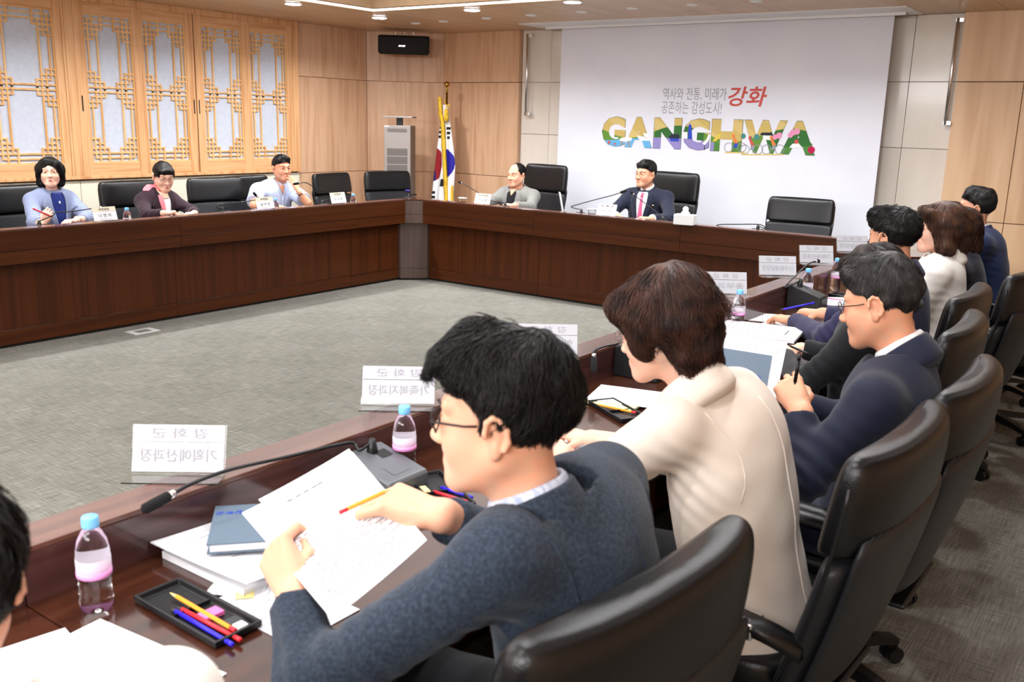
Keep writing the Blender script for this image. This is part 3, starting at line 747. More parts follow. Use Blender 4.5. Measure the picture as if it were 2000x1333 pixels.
ch_std = chair_proto(1.03); ch_high = chair_proto(1.19)
_used = set()
def put_chair(proto, x, y, rz, label, group, extra=0):
    c = proto if proto.name not in _used else copy_tree(proto)
    _used.add(proto.name)
    c.location = (x, y, 0); c.rotation_euler = (0, 0, rz); tag(c, label, 'chair', group)
    return c
gl, gf, gr = 'black chairs by the windows', 'black chairs at the head table', 'black chairs on the near side'
put_chair(ch_std, -7.16, 3.23, R(-90), 'black leather chair cut off at the left edge of the photo', gl)
put_chair(ch_std, -7.42, 3.86, R(-86), 'black leather chair behind the woman in the grey-blue jacket', gl)
put_chair(ch_std, -7.40, 4.80, R(-92), 'black leather chair behind the woman with the pink scarf', gl)
put_chair(ch_std, -7.38, 5.66, R(-97), 'empty black chair right of the woman with the pink scarf', gl)
put_chair(ch_std, -7.46, 6.14, R(-86), 'black leather chair behind the man in the pale blue shirt', gl)
put_chair(ch_std, -7.36, 7.22, R(-84), 'empty black chair left of the corner chair, below the wood panels', gl)
put_chair(ch_std, -7.34, 7.93, R(-108), 'empty black chair in the table corner before the air purifier', gl)
put_chair(ch_high, -5.74, 8.12, R(172), 'tall black chair behind the man in the pale grey jacket', gf)
put_chair(ch_high, -4.22, 8.1, R(174), 'tall black chair behind the man with the pink tie', gf)
put_chair(ch_std, -2.86, 8.08, R(186), 'empty black chair at the right end of the head table', gf)
for x, y, rz, l in ((-.88, 1.15, 84, 'black leather chair nearest the camera, behind the man reading a sheet'), (-.77, 2.07, 88, 'black leather chair behind the woman in the beige jacket'),
                    (-.75, 2.66, 90, 'black leather chair behind the navy-suited man with glasses'), (-.91, 3.39, 92, 'black leather chair behind the bowed dark-haired woman'),
                    (-1.02, 4.1, 90, 'black leather chair behind the curly dark-haired man in purple-navy'), (-.92, 4.95, 84, 'black leather chair behind the woman in the white jacket'),
                    (-.8, 5.72, 70, 'black leather chair behind the woman with long brown hair'), (-.95, 6.5, 84, 'black leather chair behind the far man in the navy suit'),
                    (-.80, .33, 90, 'black leather chair of the person cut off at lower left')):
    put_chair(ch_std, x, y, R(rz), l, gr)

# ---------------------------------------------------------------- desk microphones
mat('mic_grey', (104, 107, 112), .35, metal=.3); mat('foam', (16, 16, 17), .95, bump=.5, bscale=1200)
def mic(label, x, y, face, path, base='black_plastic', tip=None, hl=.05, hb=.118, hf=.07, wb=.058):
    """wedge base at x, y against the ledge; face = direction to the sitter; path in world points"""
    t = thing('desk_microphone', label, 'microphone', (x, y, ZT), face, 'gooseneck desk microphones')
    mb = MB()      # local +y towards the sitter
    rg = [[(-wb, d, 0), (wb, d, 0), (wb-.004, d, z), (-wb+.004, d, z)] for d, z in ((0, hb-.006), (.02, hb), (.18, hf), (.185, hf-.01))]
    mb.ring_loft(rg); b = mb.build('base', base, t, bev=.006)
    dz = lambda d: hb-(hb-hf)*(d-.02)/.16+.0008; MB().add([(-.048, .05, dz(.05)), (-.008, .05, dz(.05)), (-.008, .085, dz(.085)), (-.048, .085, dz(.085))], [(0, 1, 2, 3)]).build('display', 'black_plastic', t); MB().add([(-.03, .12, dz(.12)), (.03, .12, dz(.12)), (.03, .16, dz(.16)), (-.03, .16, dz(.16))], [(0, 1, 2, 3)]).build('button', base, t)
    MB().lathe([(.02, -.03), (.014, .01), (.008, .035)], 12, (-.01, .045, hb-.006)).build('neck_socket', 'black_plastic', t, smooth=True)
    inv = (Matrix.Translation((x, y, ZT)) @ Matrix.Rotation(face, 4, 'Z')).inverted()
    P = [inv @ Vector(p) for p in path]; root = Vector((-.01, .045, hb+.02))
    pts = smooth_path([root]+P, 7)
    MB().tube(pts, .0042, 8).build('gooseneck', 'black_plastic', t, smooth=True)
    d = (pts[-1]-pts[-2]).normalized(); e = pts[-1]
    MB().tube([e-d*.004, e+d*.008], .0085, 12).build('collar', 'chrome', t, smooth=True)
    MB().tube([e+d*.008, e+d*.012, e+d*(.012+hl*.5), e+d*(.008+hl), e+d*(.014+hl)], [.007, .0115, .012, .0115, .006], 14).build('head', 'foam', t, smooth=True)
    return t
f = lambda *q: [px(a, b, X) for a, b, X in q]
xR = XI+.112; xLm = XO-.112; yHm = YH+.112
mic('grey-based gooseneck microphone beside the man reading a sheet', xR, 1.655, R(-90), f((702, 880, -1.655), (690, 866, -1.675), (660, 869, -1.68), (560, 893, -1.67), (450, 918, -1.66), (380, 943, -1.65), (338, 965, -1.65)), 'mic_grey', hl=.06, hb=.082, hf=.045, wb=.075)
mic('gooseneck microphone hooked down in front of the woman in beige', xR, 3.05, R(-90), f((1260, 640, -1.66), (1215, 668, -1.66), (1178, 678, -1.65), (1161, 686, -1.645), (1160, 694, -1.64)), hl=.05)
mic('black wedge microphone between two water bottles on the near table', xR, 4.86, R(-90), f((1532, 562, -1.68), (1556, 537, -1.68), (1576, 518, -1.68), (1588, 512, -1.68), (1594, 511, -1.68)), hl=.03)
f = lambda *q: [px(a, b, X) for a, b, X in q]
w0 = pz(100, 440, ZL)
mic('gooseneck microphone in front of the woman in the grey-blue jacket', xLm, 3.42, R(90), f((103, 421, -6.6), (106, 417, -6.6), (116, 415, -6.6), (150, 412, -6.6), (196, 405, -6.6)), hl=.03)
mic('gooseneck microphone before the empty chair beside the scarf woman', xLm, 4.98, R(90), f((424, 406, -6.6), (426, 400, -6.6), (440, 398, -6.6), (480, 394, -6.6), (505, 389, -6.62), (502, 384, -6.62)), hl=.04)
mic('gooseneck microphone pointing at the man in the pale blue shirt', xLm, 6.1, R(90), f((655, 385, -6.7), (640, 376, -6.7), (615, 366, -6.7), (597, 357, -6.7), (585, 358, -6.7)), hl=.06)
mic('gooseneck microphone lying low at the inner table corner by the flag', xLm-.02, 7.28, R(45), f((813, 381, -6.62), (808, 379, -6.62), (795, 383, -6.68), (784, 388, -6.72), (777, 391, -6.75)), hl=.03)
g = lambda *q: [py(a, b, Y) for a, b, Y in q]
mic('gooseneck microphone beside the name plate of the grey-jacketed man', -5.42, yHm, 0, g((957, 392, 7.35), (953, 386, 7.35), (935, 377, 7.35), (915, 365, 7.35), (902, 358, 7.35)), hl=.03)
mic('gooseneck microphone reaching toward the man with the pink tie', -4.55, yHm, 0, g((1116, 405, 7.35), (1124, 401, 7.35), (1160, 391, 7.35), (1195, 382, 7.35), (1210, 377, 7.35)), hl=.06)
mic('gooseneck microphone crossing the pink-tied man from the tissue box', -3.72, yHm, 0, g((1288, 420, 7.35), (1280, 413, 7.35), (1262, 399, 7.35), (1246, 387, 7.35), (1238, 380, 7.35)), hl=.03)
mic('gooseneck microphone bent flat before the empty head-table chair', -2.86, yHm, 0, g((1494, 447, 7.3), (1490, 441, 7.3), (1478, 438.5, 7.3), (1440, 438.5, 7.3), (1405, 439, 7.3), (1398, 443, 7.3)), hl=.015)

# ---------------------------------------------------------------- name plates
mat('acrylic', (250, 252, 250), .03, trans=1, ior=1.3); mat('card_white', (240, 241, 246), .7); mat('card_cream', (236, 226, 204), .7); mat('card_back', (186, 187, 194), .7); mat('card_pink', (248, 236, 242), .7)
def plate(label, x, y, rz, top, name_, back=False, w_=.195, h_=.105, cream='card_cream', group='name plates'):
    """reader looks along local +y at the plate; foot reaches back (+y) to the sitter"""
    t = thing('name_plate', label, 'name plate', (x, y, ZL), rz, group)
    a = R(-20 if back else 16); up = Vector((0, math.sin(a), math.cos(a))); nrm = Vector((0, -math.cos(a), math.sin(a)))
    def slab(o, u, hgt, n, th, wd):
        o = Vector(o); return [o-Vector((wd/2, 0, 0)), o+Vector((wd/2, 0, 0)), o+Vector((wd/2, 0, 0))+u*hgt, o-Vector((wd/2, 0, 0))+u*hgt], n*th
    def addslab(mb, o, u, hgt, n, th, wd):
        if th < 0: o = Vector(o)+n*th; th = -th
        q, d = slab(o, u, hgt, n, th, wd); mb.add([p for p in q]+[p+d for p in q], [(3, 2, 1, 0), (4, 5, 6, 7), (0, 1, 5, 4), (1, 2, 6, 5), (2, 3, 7, 6), (3, 0, 4, 7)])
    mb = MB(); addslab(mb, (0, 0, .003), up, h_, nrm, -.0025, w_); addslab(mb, (0, 0, .0005), Vector((0, 1, 0)), .06, Vector((0, 0, 1)), .0028, w_)
    mb.build('holder', 'acrylic', t)
    mb = MB(); addslab(mb, Vector((0, 0, .007))+nrm*.0004, up, h_*.62, nrm, .0006, w_*.97); mb.build('card', 'card_white', t)
    mb = MB(); addslab(mb, Vector((0, 0, .007))+up*h_*.63+nrm*.0004, up, h_*.33, nrm, .0006, w_*.97); mb.build('title_card', cream, t)
    m1 = frame(Vector((0, 0, .007))+up*h_*.79+nrm*.0016, (1, 0, 0), up); m2 = frame(Vector((0, 0, .007))+up*h_*.36+nrm*.0016, (1, 0, 0), up)
    text_obj('lettering', top, .02, 'ink', t, m1, fit=(w_*(.44 if len(top) < 5 else .68), h_*.18), bold=.0003)
    text_obj('lettering', name_, .02, 'ink', t, m2, fit=(w_*.52, h_*.26))
    if not back:
        m3 = frame(Vector((0, 0, .007))+up*h_*.07+nrm*.0016, (1, 0, 0), up); text_obj('lettering', '· ──── ─────', .006, 'ink', t, m3, fit=(w_*.5, h_*.02), bold=.0003)
    if back:      # the print shows faintly through the sitter's side
        mb = MB(); addslab(mb, Vector((0, 0, .007))-nrm*.0029, up, h_*.60, nrm, -.0004, w_*.97); mb.build('card_back', 'card_back', t)
        mb = MB(); addslab(mb, Vector((0, 0, .007))+up*h_*.62-nrm*.0029, up, h_*.34, nrm, -.0004, w_*.97); mb.build('card_back', 'card_back', t)
        for s_, q, fw in ((top, .79, .6), (name_, .34, .82)):
            M_ = frame(Vector((0, 0, .007))+up*h_*q-nrm*.0037, (-1, 0, 0), up)
            text_obj('show_through', s_, .02, 'pale_ink', t, M_, fit=(w_*fw, h_*(.2 if q > .5 else .26)), mirror=True)
    return t
plate('cream and white name plate before the woman in grey-blue', -6.53, 3.86, R(92), '부위원장', '나 명 자')
plate('cream and white name plate before the man in the pale blue shirt', -6.52, 5.34, R(90), '부위원장', '송 미 영')
plate('cream and white name plate before the empty chair by the wood panels', -6.52, 6.2, R(90), '부위원장', '우 보 흥')
plate('cream and white name plate before the man in the pale grey jacket', -5.63, 7.235, 0, '수석 부위원장', '한 광 열')
plate('white name plate with a small orange emblem before the pink-tied man', -4.235, 7.235, 0, '강 화 군', '군   수', cream='card_pink')
rows = [((-1.76, 1.145), '기획예산과장', 'farthest left, in front of the drooping microphone'), ((-1.742, 1.863), '가족복지과장', 'behind the water bottle at the man with glasses'), ((-1.745, 2.64), '행정과장', 'half hidden behind the reading man\'s hair'),
        ((-1.775, 4.247), '총무과장', 'beyond the beige woman\'s hair'), ((-1.80, 5.01), '인구증대담당관', 'above the black wedge microphone'), ((-1.80, 5.66), '기획예산과장', 'behind the microphone tip near the head table'), ((-1.80, 6.38), '감사담당관', 'farthest, next to the head table')]
for (x, y), nm, l in rows:       # they are turned to face the head of the table
    plate('back of a white name plate, ' + l, x-.037, y+.047, R(-142), '강 화 군', nm, True, w_=.215, h_=.112, group='backs of name plates')

# ---------------------------------------------------------------- water bottles
mat('water', (250, 252, 255), .0, trans=1, ior=1.33); mat('cap_blue', (120, 190, 240), .4); mat('label_white', (244, 238, 246), .5, alpha=.5); mat('label_pink', (244, 158, 218), .5); mat('label_violet', (120, 96, 176), .5)
prof = [(.0, .004), (.018, .0), (.027, .002), (.0305, .012), (.031, .022), (.0282, .030), (.031, .038), (.0282, .047), (.0305, .056), (.0288, .063), (.031, .069), (.031, .112), (.0302, .122), (.0265, .142), (.019, .158), (.0135, .166), (.0135, .172), (.0, .172)]
bm_ = MB().lathe(prof, 26).mesh('bottle_body', 'water', True)
cm2 = MB().lathe([(.0, .168), (.0155, .168), (.0158, .171), (.0155, .1865), (.014, .189), (.0, .1895)], 24).mesh('cap', 'cap_blue', True)
lm1 = MB().lathe([(.0313, .072), (.0316, .072), (.0316, .108), (.0313, .108)], 26).mesh('label', 'label_white', True)
lm2 = MB().lathe([(.0316, .0718), (.0320, .0718), (.0320, .083), (.0316, .083)], 26).mesh('label_stripe', 'label_pink', True)
def bottle(label, x, y, z=ZT, rz=0, s=1):
    t = thing('water_bottle', label, 'bottle', (x, y, z), rz, 'small water bottles'); t.scale = (s, s, s)
    for n, me in (('body', bm_), ('cap', cm2), ('label', lm1), ('label_stripe', lm2)): link(bpy.data.objects.new(n, me), t)
    # brand lettering on the label
    mb = MB()
    for k in range(7):
        a = -.5+k*.16-PI/2
        for z0, z1 in ((.087, .094), (.098, .102)) if k % 2 else ((.086, .095),):
            p = [(.0321*math.cos(q), .0321*math.sin(q)) for q in (a, a+.09)]
            mb.add([(p[0][0], p[0][1], z0), (p[1][0], p[1][1], z0), (p[1][0], p[1][1], z1), (p[0][0], p[0][1], z1)], [(0, 1, 2, 3)])
    mb.build('lettering', 'label_violet', t)
    return t
for a, b, l in ((190, 1188, 'water bottle with blue cap nearest the camera, at lower left'), (790, 925, 'water bottle with blue cap in front of the reading man\'s face'),
                (1441, 622, 'water bottle with blue cap right of the beige woman\'s hair'), (1573, 592, 'water bottle with blue cap right of the black wedge microphone'), (1631, 560, 'water bottle with blue cap beyond the wedge microphone, farthest on the near table')):
    p = pz(a, b, ZT)
    if p.x < -1.655: p = p*(-1.655/p.x)      # stand clear of the riser
    bottle(l, p.x, p.y, ZT, R(-150))
for a, b, Y, l in ((248, 3.98, -6.68, 'water bottle with blue cap between the two women'), (538, 5.45, -6.66, 'water bottle with blue cap before the man in pale blue'), (690, 6.38, -6.64, 'water bottle with blue cap before the empty chair by the panels')):
    q = px(a, 402 if a > 300 else 416, Y); bottle(l, Y, q.y, ZT, R(40))

# ---------------------------------------------------------------- papers, trays, pens
mat('pencil_orange', (244, 152, 32), .5); mat('pen_red', (226, 40, 52), .4); mat('pen_blue', (44, 30, 214), .4); mat('pen_black', (20, 20, 22), .35); mat('eraser_white', (238, 238, 240), .6); mat('note_pink', (240, 112, 176), .7); mat('note_yellow', (246, 232, 150), .7)
mat('wood_tip', (228, 190, 130), .6); mat('binder_grey', (84, 100, 116), .8, cols=[(98, 114, 130)], scale=220, stretch=(1, 6, 1), bump=.2, bscale=300); mat('binder_cream', (190, 182, 168), .6); mat('faint_ink', (92, 94, 106), .8); mat('cover_yellow', (250, 236, 176), .8)
def sheet_local(w_, h_, n=10, curl=0, lift=0, th=.0012):
    mb = MB(); vs2 = []
    for i in range(n+1):
        for j in range(n+1):
            u, v = i/n-.5, j/n-.5
            z = curl*(u+.5)**2+lift*(v+.5)**2
            vs2.append((u*w_, v*h_, z))
    N1 = (n+1)**2; vs3 = vs2+[(a, b, c+th) for a, b, c in vs2]; fs = []
    for i in range(n):
        for j in range(n):
            a = i*(n+1)+j; fs.append((a, a+1, a+n+2, a+n+1)); fs.append((N1+a, N1+a+n+1, N1+a+n+2, N1+a+1))
    for i in range(n):
        a = i*(n+1); b = (i+1)*(n+1); fs += [(a, b, N1+b, N1+a), (b+n, a+n, N1+a+n, N1+b+n)]
        a, b = i, i+1; fs += [(b, a, N1+a, N1+b)]; a, b = n*(n+1)+i, n*(n+1)+i+1; fs += [(a, b, N1+b, N1+a)]
    mb.add(vs3, fs); return mb
def print_lines(w_, h_, rows_, parent, z=.0016, m='faint_ink', seed=1, x0=-.4, x1=.4, head=True, curl=0, lift=0, box=False):
    rr = random.Random(seed); mb = MB()
    def Z(u, v): return curl*(u+.5)**2+lift*(v+.5)**2+z
    def bar(u0, u1, v, t):
        n = max(1, int((u1-u0)/.1))
        for k in range(n):
            a, b = u0+(u1-u0)*k/n, u0+(u1-u0)*(k+1)/n
            mb.add([(a*w_, v*h_-t/2, Z(a, v)), (b*w_, v*h_-t/2, Z(b, v)), (b*w_, v*h_+t/2, Z(b, v)), (a*w_, v*h_+t/2, Z(a, v))], [(0, 1, 2, 3)])
    if head: bar(-.18, .18, .42, h_*.014)
    for k in range(rows_):
        v = .36-.78*k/rows_; u = x0+(.03 if rr.random() < .4 else 0)
        while u < x1-.04:
            l = rr.uniform(.03, .12); bar(u, min(x1, u+l), v, h_*.0055); u += l+.018
            if rr.random() < .06: break
    return tag(mb.build('print', m, parent), kind='stuff')
def paper(label, p, rz, w_=.21, h_=.297, rows_=24, z=ZT, name='paper_sheet', curl=0, lift=0, seed=1, m='paper', th=.0012, rot=None, group='loose papers', ink='faint_ink', head=True):
    t = thing(name, label, 'paper', (p[0], p[1], z), rz, group)
    if rot: t.rotation_euler = rot
    sheet_local(w_, h_, 8, curl, lift, th).build('sheet', m, t, smooth=False)
    if rows_: print_lines(w_, h_, rows_, t, th+.0004, ink, seed, curl=curl, lift=lift, head=head)
    return t
def pen(name, label, p, q, z, m, r=.0042, tip=None, cat='pen', clip=True):
    """pen lying between two xy points"""
    a, b = Vector((p[0], p[1], z)), Vector((q[0], q[1], z if len(q) < 3 else q[2])); 
    if len(p) > 2: a.z = p[2]
    L_ = (b-a).length; d = (b-a).normalized(); t = thing(name, label, cat, a, 0, 'pens and pencils')
    mb = MB(); mb.tube([(0, 0, 0), d*L_*.88], r, 8 if tip != 'pencil' else 6); mb.build('barrel', m, t, smooth=tip != 'pencil')
    MB().tube([d*L_*.88, d*L_*.985, d*L_], [r*.98, r*.3, r*.1], 8).build('tip', 'wood_tip' if tip == 'pencil' else 'pen_black', t, smooth=True)
    MB().tube([-d*.012, d*.003], r*1.05, 8).build('end', 'pen_red' if tip == 'pencil' else m, t, smooth=True)
    return t
def tray(label, c, rz, w_=.10, l_=.215, z=ZT):
    t = thing('pen_tray', label, 'tray', (c[0], c[1], z), rz, 'black pen trays')
    mb = MB(); o_, i2, h = .0, .012, .016
    P = lambda k, zz: [(-w_/2+k, -l_/2+k, zz), (w_/2-k, -l_/2+k, zz), (w_/2-k, l_/2-k, zz), (-w_/2+k, l_/2-k, zz)]
    mb.ring_loft([P(.004, 0), P(0, .004), P(0, h), P(.006, h), P(.01, .005)]); mb.build('tray_body', 'black_plastic', t, bev=.002)
    MB().box((-w_/2+.012, -l_*.05, .005), (w_/2-.012, -l_*.045, .013)).build('divider', 'black_plastic', t)
    return Matrix.Translation((c[0], c[1], z)) @ Matrix.Rotation(rz, 4, 'Z')
# nearest tray with pencil, red and blue pen, eraser and notes
A, B = pz(305, 1160, ZT), pz(465, 1250, ZT); c = (pz(275, 1175, ZT)+pz(498, 1225, ZT)+pz(430, 1275, ZT)+pz(345, 1143, ZT))/4
def tr_at(a, b): return pz(a, b, ZT+.01)
ang = math.atan2((B-A).y, (B-A).x)-PI/2
tray('black pen tray with pens and an eraser nearest the camera', c, ang, .102, .262)
q = lambda *s: (tr_at(*s[:2]).x, tr_at(*s[:2]).y)
pen('pencil', 'orange pencil in the nearest pen tray', q(452, 1232), q(332, 1162), ZT+.014, 'pencil_orange', .0042, 'pencil', 'pencil')
pen('pen', 'red pen in the nearest pen tray', q(462, 1247), q(342, 1184), ZT+.0102, 'pen_red')
pen('pen', 'blue pen in the nearest pen tray', q(447, 1256), q(330, 1187), ZT+.0102, 'pen_blue')
p = tr_at(462, 1222); e = thing('eraser', 'white eraser in the nearest pen tray', 'eraser', (p.x, p.y, ZT+.005), ang)
MB().box((-.012, -.022, 0), (.012, .022, .012)).build('rubber', 'eraser_white', e, bev=.003); MB().box((-.0125, -.021, -.0003+.0006), (.0125, .002, .0125)).build('sleeve', 'dark_plastic', e, bev=.001)
p = tr_at(412, 1200); e = thing('sticky_notes', 'small pink pad of sticky notes in the nearest pen tray', 'sticky notes', (p.x, p.y, ZT+.006), ang)
MB().box((-.02, -.014, 0), (.02, .014, .007)).build('pad', 'note_pink', e); MB().box((-.02, -.014, .0072), (.02, .014, .0078)).build('top_note', 'note_pink', e)
# second and third tray
c2 = pz(858, 965, ZT); tray('black pen tray under the reading man\'s pencil hand', c2, R(62), .10, .24)
pen('pen', 'blue pen in the tray beside the reading man\'s collar', (pz(915, 978, ZT).x, pz(915, 978, ZT).y), (pz(855, 958, ZT).x, pz(855, 958, ZT).y), ZT+.0105, 'pen_blue')
pen('pen', 'red pen in the tray beside the reading man\'s collar', (pz(905, 986, ZT).x, pz(905, 986, ZT).y), (pz(840, 966, ZT).x, pz(840, 966, ZT).y), ZT+.0105, 'pen_red')
p = pz(830, 958, ZT+.01); e = thing('sticky_notes', 'yellow sticky note strip in the tray beside the reading man', 'sticky notes', (p.x, p.y, ZT+.005), R(62)); MB().box((-.008, -.02, 0), (.008, .02, .008)).build('pad', 'note_yellow', e); MB().box((-.008, -.02, .0082), (.008, .02, .0088)).build('top_note', 'note_yellow', e)
c3 = pz(1205, 806, ZT); tray('black pen tray beside the beige-jacketed woman\'s forearm', c3, R(60), .10, .22)
pen('pencil', 'orange pencil in the tray beside the beige-jacketed woman', (pz(1235, 812, ZT).x, pz(1235, 812, ZT).y), (pz(1158, 796, ZT).x, pz(1158, 796, ZT).y), ZT+.012, 'pencil_orange', .004, 'pencil', 'pencil')
p = pz(1655, 583, ZT); tray('black pen tray behind the water bottle by the wedge microphone', (p.x, p.y), R(70), .09, .2); pen('pen', 'pink pen in the tray by the wedge microphone', (pz(1600, 584, ZT).x, pz(1600, 584, ZT).y), (pz(1650, 592, ZT).x, pz(1650, 592, ZT).y), ZT+.0105, 'note_pink')
# sheets at lower left (in front of the person cut off there)
def quad_paper(label, A_, B_, C_, z, rows_=20, seed=1, **k):
    """A-B one short edge (top, left to right), C below A: photo points on plane z"""
    a, b, c_ = pz(*A_, z), pz(*B_, z), pz(*C_, z)
    w_, h_ = (b-a).length, (c_-a).length; ctr = (b+c_)/2; rz = math.atan2((b-a).y, (b-a).x)
    return paper(label, ctr, rz, w_, h_, rows_, z, seed=seed, **k)
paper('white sheet at lower left nearest the camera, under the tray\'s corner', (-1.36, .74), R(-84), .23, .33, 8, ZT+.001, seed=3)
paper('white sheet at lower left overlapping another, beside the white shirt', (-1.42, .64), R(-101), .22, .31, 10, ZT+.004, seed=4)
# report stack with grey folder beside the drooping microphone
st = thing('document_stack', 'thick white report with curled cover behind the held sheets', 'document', (-1.53, 1.22, ZT+.001), R(-90))
sheet_local(.33, .27, 8, .0, 0, .016).build('pages', 'paper', st)
sheet_local(.37, .32, 12, .014, .010, .003).build('cover', 'paper', st, loc=(-.01, .0, .0165)); o2 = print_lines(.36, .31, 9, st, .0205, 'faint_ink', 5, curl=.014, lift=.010); o2.location = (-.01, 0, 0)
def folder(label, p, rz, w_, h_, z, th=.03, rot=None):
    t = thing('folder', label, 'folder', (p[0], p[1], z), rz, 'grey-blue cloth folders')
    if rot: t.rotation_euler = rot
    MB().box((-w_/2, -h_/2, 0), (w_/2, h_/2, .003)).build('back_cover', 'binder_grey', t, bev=.001); MB().box((-w_/2, -h_/2, th), (w_/2, h_/2, th+.003)).build('front_cover', 'binder_grey', t, bev=.001)
    MB().box((-w_/2-.003, -h_/2, 0), (-w_/2+.035, h_/2, th+.0045)).build('spine', 'binder_cream', t, bev=.004); MB().box((-w_/2+.01, -h_/2+.005, .003), (w_/2-.006, h_/2-.005, th)).build('pages', 'paper', t)
    text_obj('lettering', '강화군', .02, 'blue_print', t, frame((w_*.3, -h_*.28, th+.0036), (1, 0, 0), (0, 1, 0)), fit=(.06, .017))
    return t
fo = pz(475, 1030, ZT+.03); folder('grey-blue folder with cream spine under the reading man\'s left hand', (-1.555, 1.205), R(-132), .17, .2, ZT+.040, .02)
quad_paper('yellow-tinted memo under the reading man\'s left sleeve', (430, 1170), (560, 1110), (548, 1275), ZT+.001, 8, 6)
paper('small white card beside the folder\'s cream spine', (pz(480, 1140, ZT).x, pz(480, 1140, ZT).y), R(-60), .12, .12, 3, ZT+.003, seed=8)
e = thing('sticky_note', 'yellow sticky note on the memo by the left sleeve', 'sticky notes', (pz(478, 1165, ZT).x, pz(478, 1165, ZT).y, ZT+.0046), R(-40)); MB().box((-.018, -.018, 0), (.018, .018, .0008)).build('note', 'note_yellow', e); MB().box((-.01, -.002, .0009), (.01, .002, .0012)).build('print', 'orange_print', e)
# the beige woman's papers
quad_paper('yellow-bordered booklet behind the beige woman\'s forearm', (1140, 785), (1205, 757), (1225, 808), ZT+.004, 6, 9, m='cover_yellow', th=.006)
paper('white sheet beside the yellow-bordered booklet', (pz(1235, 782, ZT).x, pz(1235, 782, ZT).y), R(-75), .2, .28, 14, ZT+.0115, seed=10)
paper('white sheet under the beige woman\'s writing hand', (pz(1120, 880, ZT).x+.06, pz(1120, 880, ZT).y), R(-95), .22, .31, 18, ZT+.001, seed=11)
# right-hand papers in front of the navy-suited men
pp_ = thing('document_stack', 'stack of white sheets on a cream folder before the navy-sleeved hands', 'document', (-1.52, 3.95, ZT+.001), R(-80))
MB().box((-.15, -.17, 0), (.15, .17, .03)).build('folder', 'binder_cream', pp_, bev=.006); sheet_local(.29, .36, 6, 0, 0, .012).build('pages', 'paper', pp_, loc=(.0, .02, .031)); print_lines(.28, .34, 10, pp_, .0445, 'faint_ink', 12)
paper('white form under the folded spectacles', (-1.60, 4.46), R(-70), .21, .3, 18, ZT+.001, seed=13)
paper('white form spread under the hand with the blue pen', (-1.46, 4.32), R(-95), .21, .3, 14, ZT+.003, seed=14)
paper('white sheets behind the water bottle by the wedge microphone', (-1.45, 5.15), R(-60), .24, .32, 16, ZT+.004, seed=15, th=.004, lift=.02)
paper('small lilac printed card on the sheets behind the far bottle', (-1.40, 5.18), R(-70), .12, .16, 6, ZT+.03, seed=16, m='flag_white')
# tissue box, cups, sign, outlet
p = pz(1331, 440, ZL); t = thing('tissue_box', 'white tissue box with a tissue pulled up on the head table ledge', 'tissue box', (p.x, p.y+.06, ZL), R(8))
mat('tissue', (240, 240, 240), .9)
MB().box((-.085, -.05, 0), (.085, .05, .085)).build('box', 'white_paint', t, bev=.006, seg=3)
mb = MB(); mb.ring_loft([superring(a, b, 0, z, 0, 14, 2) for a, b, z in ((.05, .02, .08), (.035, .014, .10), (.022, .012, .115), (.026, .009, .13), (.018, .006, .145), (.005, .003, .15))]); mb.build('tissue', 'tissue', t, smooth=True)
MB().cbox((0, 0, .0862), (.11, .035, .001)).build('slot', 'faint_ink', t)
for a, l in ((897, 'small clear plastic cup by the flag on the head table'), (1150, 'small clear plastic cup left of the emblem name plate')):
    p = pz(a, 396 if a < 1000 else 419, ZL); t = thing('plastic_cup', l, 'cup', (p.x, p.y+.05, ZL), 0, 'clear plastic cups')
    mb = MB(); mb.lathe([(.0, .002), (.034, .002), (.036, .03), (.04, .04), (.041, .045), (.039, .045), (.034, .03), (.032, .005), (.0, .005)], 18); mb.build('cup', 'acrylic', t, smooth=True); MB().lathe([(.04, .04), (.0445, .04), (.0445, .046), (.04, .046)], 18).build('rim', 'white_paint', t, smooth=True)
a, b = py(1087, 366, 7.5), py(1099, 411, 7.42)
t = thing('sign_holder', 'thin white sign holder seen edge-on right of the grey-jacketed man', 'sign', (b.x, 7.46, ZT), R(38))
MB().add([(-.004, -.07, 0), (.004, -.07, 0), (.004, .07, 0), (-.004, .07, 0), (-.06, -.07, .27), (-.053, -.07, .275), (-.053, .07, .275), (-.06, .07, .27)], [(3, 2, 1, 0), (4, 5, 6, 7), (0, 1, 5, 4), (1, 2, 6, 5), (2, 3, 7, 6), (3, 0, 4, 7)]).build('panel', 'card_white', t)
MB().box((-.06, -.07, 0), (.05, .07, .006)).build('foot', 'acrylic', t)
t = thing('floor_outlet', 'white framed floor outlet flap in the carpet by the left table', 'outlet', (-6.36, 3.99, 0))
mat('outlet_metal', (196, 198, 194), .4)
mb = MB(); mb.box((-.075, -.105, 0), (.075, -.06, .004)); mb.box((-.075, .06, 0), (.075, .105, .004)); mb.box((-.075, -.06, 0), (-.045, .06, .004)); mb.box((.045, -.06, 0), (.075, .06, .004)); mb.build('rim', 'outlet_metal', t)
MB().box((-.044, -.059, 0), (.044, .059, .002)).build('flap', 'carpet', t)
